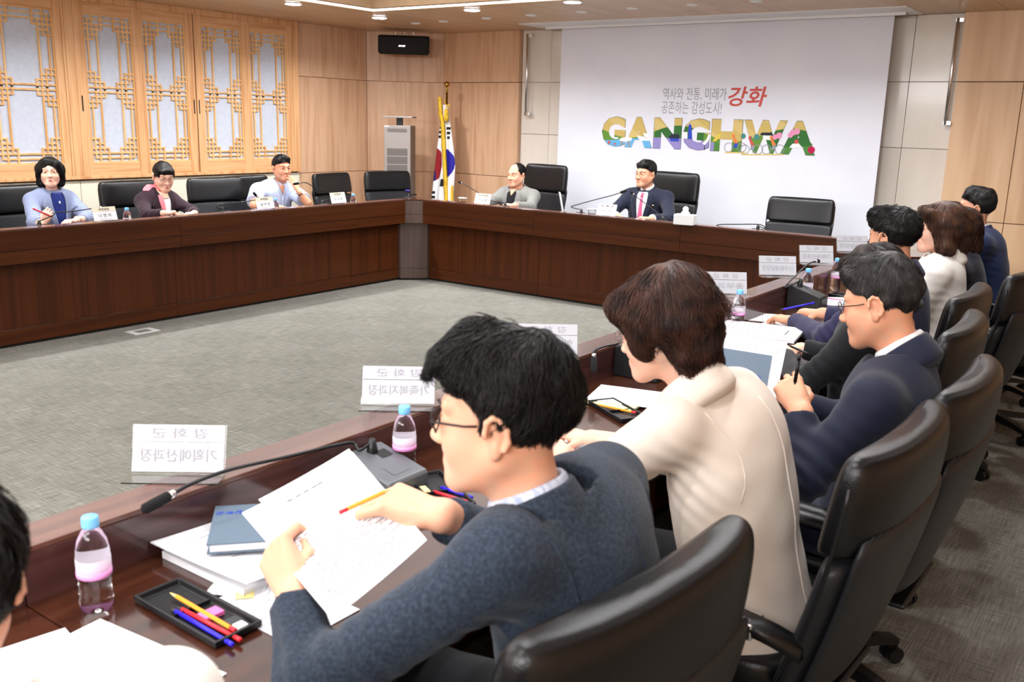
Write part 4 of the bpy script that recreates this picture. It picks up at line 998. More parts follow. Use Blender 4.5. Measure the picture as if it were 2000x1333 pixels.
# ---------------------------------------------------------------- people: implicit surfaces meshed to one skin each
def V3(p): return np.array(p, dtype=np.float32)
class Field:
    """union / cut of rounded shapes on a grid, meshed by surface nets"""
    def __init__(s, vox): s.vox = vox; s.ops = []
    def cone(s, a, b, ra, rb, k=.02, op=1, flat=False, sq=None):
        a, b = V3(a), V3(b); r = max(ra, rb)
        s.ops.append(('c', np.minimum(a, b)-r, np.maximum(a, b)+r, k, op, (a, b, ra, rb, flat))); return s
    def chain(s, pts, rs, k=.02, op=1):
        for i in range(len(pts)-1): s.cone(pts[i], pts[i+1], rs[i], rs[i+1], k, op)
        return s
    def ell(s, c, r, rot=None, k=.02, op=1):
        c, r = V3(c), V3(r); m = float(r.max())
        s.ops.append(('e', c-m, c+m, k, op, (c, r, None if rot is None else np.array(rot, dtype=np.float32)))); return s
    def box(s, c, h, rot=None, rr=.0, k=.0, op=1):
        c, h = V3(c), V3(h); m = float(np.linalg.norm(h))
        s.ops.append(('b', c-m, c+m, k, op, (c, h, None if rot is None else np.array(rot, dtype=np.float32), rr))); return s
    def run(s, waves=None, noise=0, nf=40, seed=0):
        v = s.vox; pad = 3*v
        add = [o for o in s.ops if o[4] > 0]
        lo = np.min([o[1] for o in add], 0)-pad; hi = np.max([o[2] for o in add], 0)+pad
        n = np.ceil((hi-lo)/v).astype(int)+1; s.lo = lo; s.n = n
        ax = [lo[i]+v*np.arange(n[i], dtype=np.float32) for i in range(3)]
        g = np.full(n, 1.0, dtype=np.float32)
        for kind, l, h, k, op, dat in s.ops:
            e = pad+k
            i0 = np.maximum(0, np.floor((l-e-lo)/v).astype(int)); i1 = np.minimum(n, np.ceil((h+e-lo)/v).astype(int)+1)
            if (i1 <= i0).any(): continue
            sl = tuple(slice(i0[q], i1[q]) for q in range(3))
            X = ax[0][sl[0]][:, None, None]; Y = ax[1][sl[1]][None, :, None]; Z = ax[2][sl[2]][None, None, :]
            if kind == 'c':
                a, b, ra, rb, flat = dat; d = b-a; L2 = float(d@d)+1e-12
                t = ((X-a[0])*d[0]+(Y-a[1])*d[1]+(Z-a[2])*d[2])/L2; tc = np.clip(t, 0, 1)
                f = np.sqrt((X-a[0]-tc*d[0])**2+(Y-a[1]-tc*d[1])**2+(Z-a[2]-tc*d[2])**2)-(ra+(rb-ra)*tc)
                if flat: f = np.maximum(f, (t-1)*math.sqrt(L2))
            else:
                x, y, z = X-dat[0][0], Y-dat[0][1], Z-dat[0][2]; rot = dat[2]
                if rot is not None:      # rows = local axes
                    x, y, z = (rot[q, 0]*x+rot[q, 1]*y+rot[q, 2]*z for q in range(3))
                if kind == 'e':
                    r = dat[1]; k0 = np.sqrt((x/r[0])**2+(y/r[1])**2+(z/r[2])**2); k1 = np.sqrt((x/r[0]**2)**2+(y/r[1]**2)**2+(z/r[2]**2)**2)
                    f = k0*(k0-1)/np.maximum(k1, 1e-6)
                else:
                    hh, rr = dat[1], dat[3]; qx, qy, qz = np.abs(x)-hh[0]+rr, np.abs(y)-hh[1]+rr, np.abs(z)-hh[2]+rr
                    f = np.sqrt(np.maximum(qx, 0)**2+np.maximum(qy, 0)**2+np.maximum(qz, 0)**2)+np.minimum(np.maximum(qx, np.maximum(qy, qz)), 0)-rr
            G = g[sl]
            if op > 0:
                m = np.minimum(G, f)
                if k: m = m-np.maximum(k-np.abs(G-f), 0)**2/(4*k)
            else:
                m = np.maximum(G, -f)
                if k: m = m+np.maximum(k-np.abs(G+f), 0)**2/(4*k)
            g[sl] = m
        if noise or waves:
            idx = np.argwhere(np.abs(g) < .03); P = lo+idx*v; dd = np.zeros(len(P))
            if noise:
                rg = np.random.default_rng(seed)
                for q in range(9):
                    w = rg.normal(size=3); w *= nf*rg.uniform(.5, 1.6)/np.linalg.norm(w)
                    dd += noise/3*np.sin(P@w+rg.uniform(0, 6.3)+1.5*np.sin(P@rg.normal(size=3)*nf*.4))
            for c, rad, dr, lam, amp in (waves or ()):
                u = P-np.array(c); dr = np.array(dr)/np.linalg.norm(dr)
                wob = .5*np.sin(P@np.array([17., 23., 11.]))
                dd += amp*np.exp(-(u**2).sum(1)/rad**2)*np.sin(2*PI*(u@dr)/lam+wob*2)
            g[tuple(idx.T)] += dd.astype(np.float32)
        s.g = g; return s
    def sample(s, P):
        q = (P-s.lo)/s.vox; q = np.clip(q, 0, s.n-1.001); i = q.astype(int); f = q-i; g = s.g
        i = np.minimum(i, s.n-2); x, y, z = i.T; fx, fy, fz = f.T; r = 0
        for a in (0, 1):
            for b in (0, 1):
                for c in (0, 1):
                    r = r+g[x+a, y+b, z+c]*(fx if a else 1-fx)*(fy if b else 1-fy)*(fz if c else 1-fz)
        return r
    def grad(s, P):
        e = s.vox*.8; out = np.empty_like(P)
        for q in range(3):
            d = np.zeros(3); d[q] = e; out[:, q] = s.sample(P+d)-s.sample(P-d)
        return out/np.maximum(np.linalg.norm(out, axis=1, keepdims=True), 1e-9)
    def mesh(s):
        g = s.g; ins = g < 0; n = s.n
        c = [ins[a:n[0]-1+a, b:n[1]-1+b, d:n[2]-1+d] for a in (0, 1) for b in (0, 1) for d in (0, 1)]
        alli = c[0].copy(); anyi = c[0].copy()
        for q in c[1:]: alli &= q; anyi |= q
        act = anyi & ~alli; cells = np.argwhere(act); m = len(cells)
        ids = np.full(act.shape, -1, dtype=np.int32); ids[tuple(cells.T)] = np.arange(m)
        off = np.array([(a, b, d) for a in (0, 1) for b in (0, 1) for d in (0, 1)])
        val = np.stack([g[tuple((cells+o).T)] for o in off], 1)
        acc = np.zeros((m, 3)); cnt = np.zeros(m)
        for i in range(8):
            for j in range(i+1, 8):
                if np.abs(off[i]-off[j]).sum() != 1: continue
                a, b = val[:, i], val[:, j]; x = (a < 0) != (b < 0); t = np.where(x, a/np.where(x, a-b, 1), 0)
                acc += np.where(x[:, None], off[i]+(off[j]-off[i])*t[:, None], 0); cnt += x
        ver = s.lo+(cells+acc/np.maximum(cnt, 1)[:, None])*s.vox
        faces = []
        for ax_ in range(3):
            sl0 = [slice(None)]*3; sl1 = [slice(None)]*3; sl0[ax_] = slice(0, n[ax_]-1); sl1[ax_] = slice(1, n[ax_])
            A = ins[tuple(sl0)]; B = ins[tuple(sl1)]; e = np.argwhere(A != B); u, w_ = [(1, 2), (2, 0), (0, 1)][ax_]
            ok = (e[:, u] > 0) & (e[:, w_] > 0) & (e[:, u] < n[u]-1) & (e[:, w_] < n[w_]-1); e = e[ok]
            fl = A[tuple(e.T)]
            def cell(du, dw):
                q = e.copy(); q[:, u] += du; q[:, w_] += dw; return ids[tuple(q.T)]
            q = np.stack([cell(-1, -1), cell(0, -1), cell(0, 0), cell(-1, 0)], 1)
            q[~fl] = q[~fl][:, ::-1]; faces.append(q)
        return ver, np.concatenate(faces)
def np_object(name, ver, faces, mats, parent, smooth=True, mi=None):
    me = bpy.data.meshes.new(name); nv, nf, k = len(ver), len(faces), faces.shape[1]
    me.vertices.add(nv); me.vertices.foreach_set('co', np.ascontiguousarray(ver, dtype=np.float32).ravel())
    me.loops.add(nf*k); me.loops.foreach_set('vertex_index', np.ascontiguousarray(faces, dtype=np.int32).ravel())
    me.polygons.add(nf); me.polygons.foreach_set('loop_start', np.arange(nf, dtype=np.int32)*k)
    for m in (mats if isinstance(mats, (list, tuple)) else [mats]): me.materials.append(MATS[m] if isinstance(m, str) else m)
    if mi is not None: me.polygons.foreach_set('material_index', np.asarray(mi, dtype=np.int32))
    me.polygons.foreach_set('use_smooth', np.full(nf, smooth)); me.update(calc_edges=True); me.validate()
    o = bpy.data.objects.new(name, me); return link(o, parent)
def xform(ver, M): M = np.array(M); return ver@M[:3, :3].T+M[:3, 3]
def merge(parts):
    vs, fs, n = [], [], 0
    for v, f in parts: vs.append(v); fs.append(f+n); n += len(v)
    return np.concatenate(vs), np.concatenate(fs)

def skin_mat(name, rgb):
    r, g, b = rgb
    return mat(name, rgb, .46, spec=.35, sss=.12, cols=[(min(255, r+7), g-4, b-4), (r-4, g-2, b)], scale=22, detail=3, bump=.06, bscale=420)
skin_mat('skin_tan', (218, 164, 132)); skin_mat('skin_fair', (232, 188, 164)); skin_mat('skin_warm', (224, 172, 142)); skin_mat('skin_deep', (206, 152, 120))
mat('eye_white', (226, 222, 220), .3); mat('iris', (30, 20, 16), .2); mat('brow', (40, 32, 30), .8); mat('lash', (24, 18, 18), .7)
mat('lip_natural', (188, 112, 100), .45); mat('lip_red', (186, 62, 66), .4); mat('lip_dark', (158, 66, 74), .4)
mat('hair_black', (12, 10, 10), .48, spec=.32, cols=[(24, 20, 19)], scale=30); mat('hair_brown', (34, 20, 16), .48, spec=.32, cols=[(72, 44, 33)], scale=24)
mat('hair_dark', (24, 19, 18), .48, spec=.32, cols=[(50, 38, 33)], scale=26); mat('hair_chestnut', (50, 31, 24), .48, spec=.32, cols=[(92, 61, 45)], scale=22)
mat('hair_salt', (26, 24, 24), .48, spec=.32, cols=[(58, 55, 54)], scale=34)

_heads = {}
def head_geo(kind, vox):
    """head and neck in head space: x right, y forward, z up; origin between the ears"""
    if (kind, vox) in _heads: return _heads[(kind, vox)]
    f = Field(vox); fem = kind == 'f'; J = .92 if fem else 1.0
    f.ell((0, -.014, .036), (.075, .094, .084), k=.0); f.ell((0, .022, -.03), (.067*J, .066, .084), k=.03)
    for s in (-1, 1):
        f.cone((s*.054*J, -.006, -.045), (s*.020, .067, -.094), .023, .020, .03)        # jaw
        f.ell((s*.036, .052, -.03), (.028, .03, .03), k=.025)                             # cheek
        f.cone((s*.044, .070 if not fem else .066, .030), (s*.010, .083 if not fem else .080, .026), .010, .009, .016)              # brow ridge
        f.ell((s*.033, .094, .006), (.021, .014, .011), k=.014, op=-1)                    # eye hollow
        f.ell((s*.0325, .070, .006), (.019, .0165, .0125), k=.006)                        # lids
        f.ell((s*.0115*J, .096 if not fem else .092, -.033), (.0095*J, .011*J, .0085*J), k=.007)                       # nostril wing
        # ear: shell, rim, hollow
        e = Matrix.Rotation(R(-s*24), 3, 'Z') @ Matrix.Rotation(R(-12), 3, 'X') @ Matrix.Scale(.9, 3)
        f.ell((s*.080, -.014, .0), (.0075, .0175, .028), np.array((e*(1/.9)).transposed()), k=.006)
        f.ell((s*.0815, -.012, -.026), (.007, .010, .013), k=.006)
        rim = [Vector((s*.012, -.019*math.cos(a)*-1 if False else .018*math.cos(a), .030*math.sin(a)+.002)) for a in [R(t) for t in (-25, 15, 55, 95, 135, 175, 215, 250)]]
        f.chain([tuple(e @ p+Vector((s*.0775, -.014, .0))) for p in rim], [.0042]*len(rim), .004)
        f.ell((s*.0905, -.010, -.003), (.006, .009, .013), k=.004, op=-1)
    f.ell((0, .074, -.096), (.020, .019, .018), k=.022)                                   # chin
    f.cone((0, .084, .018), (0, .104 if not fem else .098, -.026), .0075*J, .0105*J, .012); f.ell((0, .107 if not fem else .101, -.030), (.011*J, .011*J, .0095*J), k=.008)
    f.ell((0, .080, -.066), (.024, .017, .017), k=.014)                                   # mouth mound
    f.cone((-.021, .087, -.0645), (.021, .087, -.0645), .0012, .0012, .004, op=-1)
    f.cone((0, -.022, -.05), (0, -.050, -.215), .050*(.9 if fem else 1.03), .056*(.9 if fem else 1.03), .03)
    _heads[(kind, vox)] = f.run().mesh(); return _heads[(kind, vox)]

def face_bits(P, M, gender, lips, closed, gaze=0, brow='brow'):
    """eyes, lashes, brows and lips as parts of person P"""
    for s in (-1, 1):
        mb = MB(); c = Vector((s*.0325, .0785, .005)); n = 12
        h = .0012 if closed else .0042
        rings = []
        for k, (q, dy) in enumerate(((1, .0), (.75, .0045), (.4, .0072), (.05, .008))):
            rings.append([(c.x+.0142*q*math.cos(2*PI*j/n), c.y+dy-.02*abs(math.cos(2*PI*j/n)*q)**2*.25, c.z+h*q*math.sin(2*PI*j/n)) for j in range(n)])
        mb.ring_loft(rings); mb.xf(M); mb.build('eye', 'eye_white' if not closed else 'lash', P, smooth=True)
        if not closed:
            mb = MB(); g = Vector((s*.0325+gaze, .0865, .0052)); mb.add([(g.x+.0056*math.cos(2*PI*j/12), g.y, g.z+min(.0042, max(-.004, .0056*math.sin(2*PI*j/12)))) for j in range(12)]+[(g.x+.0056*math.cos(2*PI*j/12), g.y-.006, g.z+.004*math.sin(2*PI*j/12)) for j in range(12)], [tuple(range(12))]+[(j, 12+j, 12+(j+1) % 12, (j+1) % 12) for j in range(12)]); mb.xf(M); mb.build('iris', 'iris', P)
        mb = MB(); mb.tube([(s*.0465, .0735, .0045), (s*.040, .081, .0095), (s*.032, .0862, .0112), (s*.024, .0862, .0092), (s*.0185, .083, .005)], [.0006, .0013, .0016, .0013, .0006], 6); mb.xf(M); mb.build('eyelid_line', 'lash', P, smooth=True)
        mb = MB(); mb.tube([(s*.052, .0715, .0285), (s*.043, .083, .0345), (s*.030, .0912, .0345), (s*.016, .0935, .031)], [.0006, .0016, .0021, .0014] if gender == 'm' else [.0004, .0012, .0015, .001], 6); mb.xf(M); mb.build('eyebrow', brow, P, smooth=True)
    mb = MB()
    wl_ = .0225 if gender == 'm' else .0195
    for sg, zz, r in ((1, -.0612, .0040), (-1, -.0682, .0046)):
        mb.tube([(-wl_, .0845, -.0645), (-.012, .0925, zz+.0005), (0, .0955, zz-(.0012 if sg > 0 else 0)), (.012, .0925, zz+.0005), (wl_, .0845, -.0645)], [.001, r*.8, r, r*.8, .001], 8)
    mb.xf(M); mb.build('lips', lips, P, smooth=True)

def strands(F, ver, n, length, flow, rad, seed, lift=.004, segs=6, wob=.3, pick=None):
    """thin hair locks that follow the hair surface F"""
    rg = np.random.default_rng(seed); idx = rg.integers(0, len(ver), n); p = ver[idx].copy()
    if pick is not None: p = p[pick(p)]
    n = len(p); d0 = rg.normal(size=(n, 3))*wob; L = length*rg.uniform(.5, 1.3, n); lf = lift*rg.uniform(.1, 1.2, n)
    pts = []; prev = None
    for k in range(segs+1):
        g = F.grad(p); sd = F.sample(p); tgt = -.0015+lf*(k/segs)**1.3
        p = p-g*(sd-tgt)[:, None]; pts.append(p.copy())
        v = flow(p)+d0*(1+.5*math.sin(k)); v = v-g*(v*g).sum(1, keepdims=True); v /= np.maximum(np.linalg.norm(v, axis=1, keepdims=True), 1e-6)
        if prev is not None: v = v*.6+prev*.4; v /= np.maximum(np.linalg.norm(v, axis=1, keepdims=True), 1e-6)
        prev = v; p = p+v*(L/segs)[:, None]
    P = np.stack(pts, 1); ok = np.ones(n, bool)
    for k in range(segs+1): ok &= np.abs(F.sample(P[:, k])) < lift*1.6+.004
    ok &= np.abs(np.diff(P, axis=1)).max((1, 2)) < length*.5
    P = P[ok]; n = len(P); T = np.gradient(P, axis=1); T /= np.maximum(np.linalg.norm(T, axis=2, keepdims=True), 1e-9)
    up = rg.normal(size=(n, 1, 3)); U = np.cross(T, up); U /= np.maximum(np.linalg.norm(U, axis=2, keepdims=True), 1e-9); W = np.cross(T, U)
    tap = np.array([.55]+[1]*(segs-2)+[.7, .12])[:segs+1]*rad
    ring = [P+(U*math.cos(a)+W*math.sin(a))*tap[None, :, None] for a in (0, 2.094, 4.189)]
    V = np.stack(ring, 2).reshape(-1, 3); base = (np.arange(n)*(segs+1)*3)[:, None]; fs = []
    for k in range(segs):
        for j in range(3):
            j2 = (j+1) % 3; fs.append(np.stack([base[:, 0]+k*3+j, base[:, 0]+k*3+j2, base[:, 0]+(k+1)*3+j2, base[:, 0]+(k+1)*3+j], 1))
    return V, np.concatenate(fs)
def flow_from(c, down=.0, swirl=0, comb=(0, 0, 0)):
    c = np.array(c); comb = np.array(comb)
    def f(p):
        v = p-c; v = v/np.maximum(np.linalg.norm(v, axis=1, keepdims=True), 1e-6)
        v = v+np.array([0, 0, -down])+comb
        if swirl:
            v = v+swirl*np.stack([np.sin(p[:, 2]*70+p[:, 1]*40), np.sin(p[:, 0]*60+p[:, 2]*30), np.sin(p[:, 1]*65+p[:, 0]*35)], 1)
        return v
    return f
def hairline(F, y0=-.008, z0=.032, slope=26, k=.008):
    a = R(slope); d1 = np.array((0, math.cos(a), math.sin(a))); d2 = np.array((0, -math.sin(a), math.cos(a)))
    F.box(np.array((0, y0, z0))+d1*.1-d2*.1, (.2, .1, .1), np.array([(1, 0, 0), d1, d2]), 0, k, -1)
def hair(P, M, style, m, vox, n, rad, seed=1):
    F = Field(vox); fl = flow_from((0, -.05, .16), .5); ln = .07; wob = .25; lift = .004; noise, nf = .0025, 90; pick = None
    if style == 'man_side':         # full top swept across, short back and sides
        F.ell((0, -.018, .045), (.083, .101, .087)); F.cone((-.045, .046, .094), (.05, .048, .088), .020, .019, .03); F.cone((0, -.06, .09), (0, .03, .108), .04, .033, .03)
        hairline(F, .0, .03, 24); F.ell((0, .112, -.005), (.088, .062, .076), k=.012, op=-1)
        for s in (-1, 1): F.ell((s*.088, .014, -.03), (.03, .036, .05), k=.012, op=-1); F.ell((s*.075, .068, -.0), (.03, .05, .06), k=.015, op=-1)
        F.box((0, 0, -.13), (.2, .2, .075), k=.015, op=-1); F.ell((0, -.01, -.09), (.09, .08, .06), k=.02, op=-1); fl = flow_from((.03, -.07, .15), .35, .25, (-.2, .1, 0)); ln = .075
    elif style == 'man_wavy':       # thick waves falling to the brow (reader)
        F.ell((0, -.02, .046), (.086, .104, .088)); F.cone((-.05, .055, .09), (.04, .06, .094), .028, .027, .03); F.cone((-.03, -.06, .09), (.0, .03, .112), .048, .044, .03); F.cone((.045, .075, .092), (.058, .092, .066), .018, .007, .02); F.cone((-.045, .075, .092), (-.058, .09, .07), .018, .007, .02)
        hairline(F, -.004, .034, 26); F.ell((0, .114, -.0), (.09, .064, .078), k=.012, op=-1)
        for s in (-1, 1): F.ell((s*.088, .012, -.032), (.028, .032, .045), k=.012, op=-1); F.ell((s*.075, .072, -.012), (.03, .045, .05), k=.012, op=-1)
        F.box((0, 0, -.138), (.2, .2, .075), k=.015, op=-1); F.ell((0, .0, -.09), (.085, .075, .06), k=.02, op=-1); fl = flow_from((.02, -.06, .15), .5, .45); ln = .09; wob = .35; lift = .010; noise = .003
    elif style == 'man_short':      # cropped sides, grey above the ear
        F.ell((0, -.018, .042), (.080, .099, .086)); F.cone((-.05, .055, .092), (.05, .058, .088), .024, .024, .03); F.cone((0, -.05, .09), (0, .03, .105), .042, .036, .03)
        hairline(F, .004, .03, 26); F.ell((0, .112, -.0), (.086, .060, .076), k=.012, op=-1)
        for s in (-1, 1): F.ell((s*.09, .014, -.032), (.028, .036, .048), k=.01, op=-1); F.ell((s*.078, .066, -.01), (.03, .05, .06), k=.012, op=-1)
        F.box((0, 0, -.125), (.2, .2, .075), k=.012, op=-1); F.ell((0, -.01, -.085), (.09, .075, .06), k=.02, op=-1); fl = flow_from((0, -.07, .15), .55, .1); ln = .05; noise = .003
    elif style == 'man_bald':       # receding front
        F.ell((0, -.024, .040), (.082, .096, .085)); F.ell((0, .10, .06), (.072, .086, .098), k=.012, op=-1)
        for s in (-1, 1): F.ell((s*.09, .014, -.03), (.028, .034, .045), k=.01, op=-1); F.ell((s*.08, .072, .0), (.034, .05, .07), k=.012, op=-1)
        F.box((0, 0, -.125), (.2, .2, .075), k=.012, op=-1); F.ell((0, -.01, -.085), (.09, .075, .06), k=.02, op=-1); fl = flow_from((0, .08, .12), .3); ln = .06; noise = .0015
    elif style == 'man_curly':
        F.ell((0, -.016, .046), (.091, .108, .093)); F.cone((-.05, .05, .1), (.05, .05, .1), .034, .034, .03); hairline(F, .0, .03, 20); F.ell((0, .118, -.01), (.086, .06, .075), k=.012, op=-1)
        for s in (-1, 1): F.ell((s*.095, .02, -.035), (.03, .034, .045), k=.012, op=-1)
        F.box((0, 0, -.145), (.2, .2, .075), k=.015, op=-1); F.ell((0, .0, -.095), (.085, .075, .06), k=.02, op=-1); fl = flow_from((0, -.04, .15), .3, .9); ln = .05; noise = .004; nf = 120; wob = .6; lift = .008
    elif style == 'bob':            # woman, chin-length bob with side-swept fringe
        F.ell((0, -.022, .035), (.096, .110, .098)); F.cone((-.072, -.03, .02), (-.075, -.02, -.085), .040, .034, .04); F.cone((.072, -.03, .02), (.075, -.02, -.085), .040, .034, .04); F.cone((0, -.085, .02), (0, -.08, -.085), .055, .045, .05); F.cone((-.06, .055, .08), (.03, .06, .098), .020, .018, .03); F.cone((-.062, .062, .075), (-.08, .035, .0), .018, .016, .03)
        F.ell((.006, .122, -.03), (.074, .08, .104), k=.012, op=-1); F.ell((0, .05, -.12), (.062, .07, .07), k=.02, op=-1); fl = flow_from((.01, -.02, .16), 1.0, .15); ln = .12; lift = .005
    elif style == 'bun':            # pulled back into a bun, short fringe
        F.ell((0, -.016, .042), (.083, .102, .088)); F.cone((-.04, .072, .072), (.04, .074, .072), .016, .016, .02); F.cone((-.058, .055, .07), (-.068, .048, .03), .014, .008, .02); F.cone((.058, .055, .07), (.068, .048, .03), .014, .008, .02); F.ell((0, -.118, .03), (.048, .040, .048), k=.01)
        F.ell((0, .112, -.024), (.080, .062, .078), k=.01, op=-1)
        for s in (-1, 1): F.ell((s*.09, .016, -.03), (.03, .040, .045), k=.01, op=-1)
        F.box((0, 0, -.125), (.2, .2, .075), k=.012, op=-1); fl = flow_from((0, .10, .05), .0); ln = .08; noise = .002; lift = .002
    elif style == 'woman_short':    # layered, full crown, tapered nape (beige jacket)
        F.ell((0, -.024, .046), (.099, .114, .100)); F.ell((0, -.055, .075), (.082, .078, .080), k=.03); F.cone((-.072, .0, .03), (-.084, .018, -.028), .042, .022, .04); F.cone((.072, .0, .03), (.084, .018, -.028), .042, .022, .04); F.cone((0, -.09, .02), (0, -.082, -.125), .062, .035, .05); F.cone((-.05, -.07, .0), (-.042, -.068, -.13), .046, .026, .04); F.cone((.05, -.07, .0), (.042, -.068, -.13), .046, .026, .04); F.cone((-.05, .07, .08), (.05, .075, .085), .032, .03, .03)
        F.ell((0, .132, -.03), (.080, .075, .085), k=.012, op=-1); F.ell((0, .06, -.115), (.09, .085, .07), k=.02, op=-1); fl = flow_from((.0, -.05, .17), .75, .5); ln = .10; wob = .35; lift = .009; noise = .004; nf = 70
    elif style == 'wave_long':      # chin-length loose waves
        F.ell((0, -.022, .04), (.098, .113, .098)); F.cone((-.074, -.02, .02), (-.09, -.018, -.082), .042, .044, .04); F.cone((.074, -.02, .02), (.09, -.018, -.082), .042, .044, .04); F.cone((0, -.085, .02), (0, -.09, -.09), .058, .055, .05); F.cone((-.055, .07, .08), (.055, .07, .085), .026, .026, .03)
        F.ell((0, .125, -.034), (.078, .084, .11), k=.012, op=-1); F.ell((0, .06, -.13), (.062, .08, .08), k=.02, op=-1); fl = flow_from((.0, -.01, .16), 1.0, .5); ln = .12; wob = .35; lift = .01; noise = .004; nf = 60
    F.run(noise=noise, nf=nf, seed=seed); v, f = F.mesh(); parts = [(v, f)]
    if n: parts.append(strands(F, v, n, ln, fl, rad, seed, lift, 6, wob))
    V, Fc = merge(parts); np_object('hair', xform(V, M), Fc, m, P)
    return F

def hand_ops(F, side, pose, s=1.0):
    """right hand: wrist at origin, fingers +y, thumb towards -x when palm faces -z; side=-1 mirrors"""
    cur = {'rest': ((28, 34, 20), (30, 36, 22), (32, 38, 22), (34, 40, 24)), 'flat': ((8, 12, 8),)*4, 'pen': ((38, 52, 22), (46, 58, 28), (56, 64, 30), (62, 66, 30)),
           'hold': ((52, 62, 30), (58, 66, 32), (62, 68, 32), (64, 68, 32)), 'pinch': ((30, 44, 20), (40, 54, 26), (48, 60, 28), (54, 62, 28)), 'up': ((6, 10, 6), (4, 10, 6), (8, 12, 8), (14, 16, 10))}[pose]
    mx = (-.029, -.0095, .0095, .0275); my = (.086, .09, .086, .078); ln = ((.042, .025, .020), (.046, .029, .021), (.043, .027, .020), (.034, .021, .018)); sp = (-8, -2, 4, 10)
    for i in range(4):
        a = Vector((mx[i]*side, my[i], .004)); F.cone((mx[i]*.6*side, .012, 0), a, .0135, .0112, .012)
        ang = 0; p = a; rr = (.0100, .0088, .0078, .0068) if i < 3 else (.0088, .0077, .0068, .006)
        for j in range(3):
            ang += R(cur[i][j]); d = Vector((math.sin(R(sp[i]))*side*math.cos(ang), math.cos(ang), -math.sin(ang))); q = p+d*ln[i][j]
            F.cone(p, q, rr[j], rr[j+1], .004); p = q
    F.ell((0, .045, -.006), (.036, .044, .013), k=.012)
    th = {'pen': ((-.6, .66, -.5), (-.1, .88, -.45), (.25, .9, -.35)), 'hold': ((-.45, .75, -.45), (.25, .93, -.3), (.45, .87, -.2)), 'pinch': ((-.6, .7, -.45), (-.05, .9, -.42), (.2, .9, -.35))}.get(pose, ((-.72, .66, -.28), (-.35, .92, -.2), (-.1, .98, -.15)))
    p = Vector((-.020*side, .018, -.006))
    for d, l, r0, r1 in zip(th, (.040, .033, .026), (.0145, .0112, .0098), (.0112, .0098, .0078)):
        d = Vector((d[0]*side, d[1], d[2])).normalized(); q = p+d*l; F.cone(p, q, r0, r1, .006); p = q
    F.cone((-.010*side, -.012, 0), (.010*side, -.012, 0), .0195, .019, .012)

def drape(bvh, o, S_, T_, Fq, rows, cols, off, name, m, P, th=.003, out=True):
    """patch of cloth laid on the torso: rows = [(t, s_left, s_right)], shot along -Fq"""
    V = []; ok = True
    for t, a, b in rows:
        for j in range(cols+1):
            s = a+(b-a)*j/cols; st = o+S_*s+T_*t+Fq*(.24 if out else -.4); h = bvh.ray_cast(st, -Fq if out else Fq)
            V.append((h[0] if h[0] is not None else o+S_*s+T_*t)+Fq*(off if out else -off))
    n = len(rows); fs = []
    for i in range(n-1):
        for j in range(cols):
            q = i*(cols+1)+j; fs.append((q, q+1, q+cols+2, q+cols+1))
    mb = MB(); mb.add(V, fs); ob = mb.build(name, m, P, smooth=True)
    md = ob.modifiers.new('thick', 'SOLIDIFY'); md.thickness = th; md.offset = 0
    return ob
def lerp_rows(keys, n=14):
    out = []
    for i in range(n+1):
        t = keys[0][0]+(keys[-1][0]-keys[0][0])*i/n
        for a, b in zip(keys[:-1], keys[1:]):
            if min(a[0], b[0])-1e-9 <= t <= max(a[0], b[0])+1e-9:
                q = (t-a[0])/(b[0]-a[0]); out.append((t, a[1]+(b[1]-a[1])*q, a[2]+(b[2]-a[2])*q)); break
    return out
def ring_collar(P, name, m, c, ax, fwd, sec, a0, a1, n=40, rx=1.0, ry=1.1, drop=0, flare=None):
    """collar swept round the neck; sec = (radius, height) loop; angles from the front"""
    ax = ax.normalized(); fw = (fwd-ax*fwd.dot(ax)).normalized(); sd = fw.cross(ax); rings = []
    for i in range(n+1):
        a = a0+(a1-a0)*i/n; fr_ = (math.cos(a)+1)/2
        rings.append([c+(sd*math.sin(a)*rx+fw*math.cos(a)*ry)*r+ax*(h-drop*fr_**1.3) for r, h in sec])
    mb = MB(); mb.ring_loft(rings); return mb.build(name, m, P, smooth=True)
def glasses(P, M, m, thick=.0012, round_=False, half=False):
    t = bpy.data.objects.new('glasses', None); link(t, P); fr_ = MB()
    for s in (-1, 1):
        pts = []
        for k in range(25):
            a = 2*PI*k/24; e = 2.0 if round_ else 3.0; c, q = math.cos(a), math.sin(a)
            x = .0245*math.copysign(abs(c)**(2/e), c); z = (.0195 if round_ else .0165)*math.copysign(abs(q)**(2/e), q)
            pts.append((s*.0335+x, .1045-.9*abs(s*.0335+x)**1.5-.004*(z < 0), .004+z))
        fr_.tube(pts, thick, 6)
        fr_.tube([(s*.058, .094, .010), (s*.066, .082, .010), (s*.078, .035, .010), (s*.0805, .014, .012)], thick*1.1, 6)
        ln = MB(); ln.add([Vector(p)*1 for p in pts[:-1]], [tuple(range(24))]); ln.xf(M); ln.build('lens', 'lens_glass', t)
    fr_.tube([(-.0095, .1035, .008), (0, .106, .010), (.0095, .1035, .008)], thick, 6); fr_.xf(M); fr_.build('rim', m, t, smooth=True)
mat('lens_glass', (245, 248, 250), .0, trans=1, ior=1.02, alpha=.25)

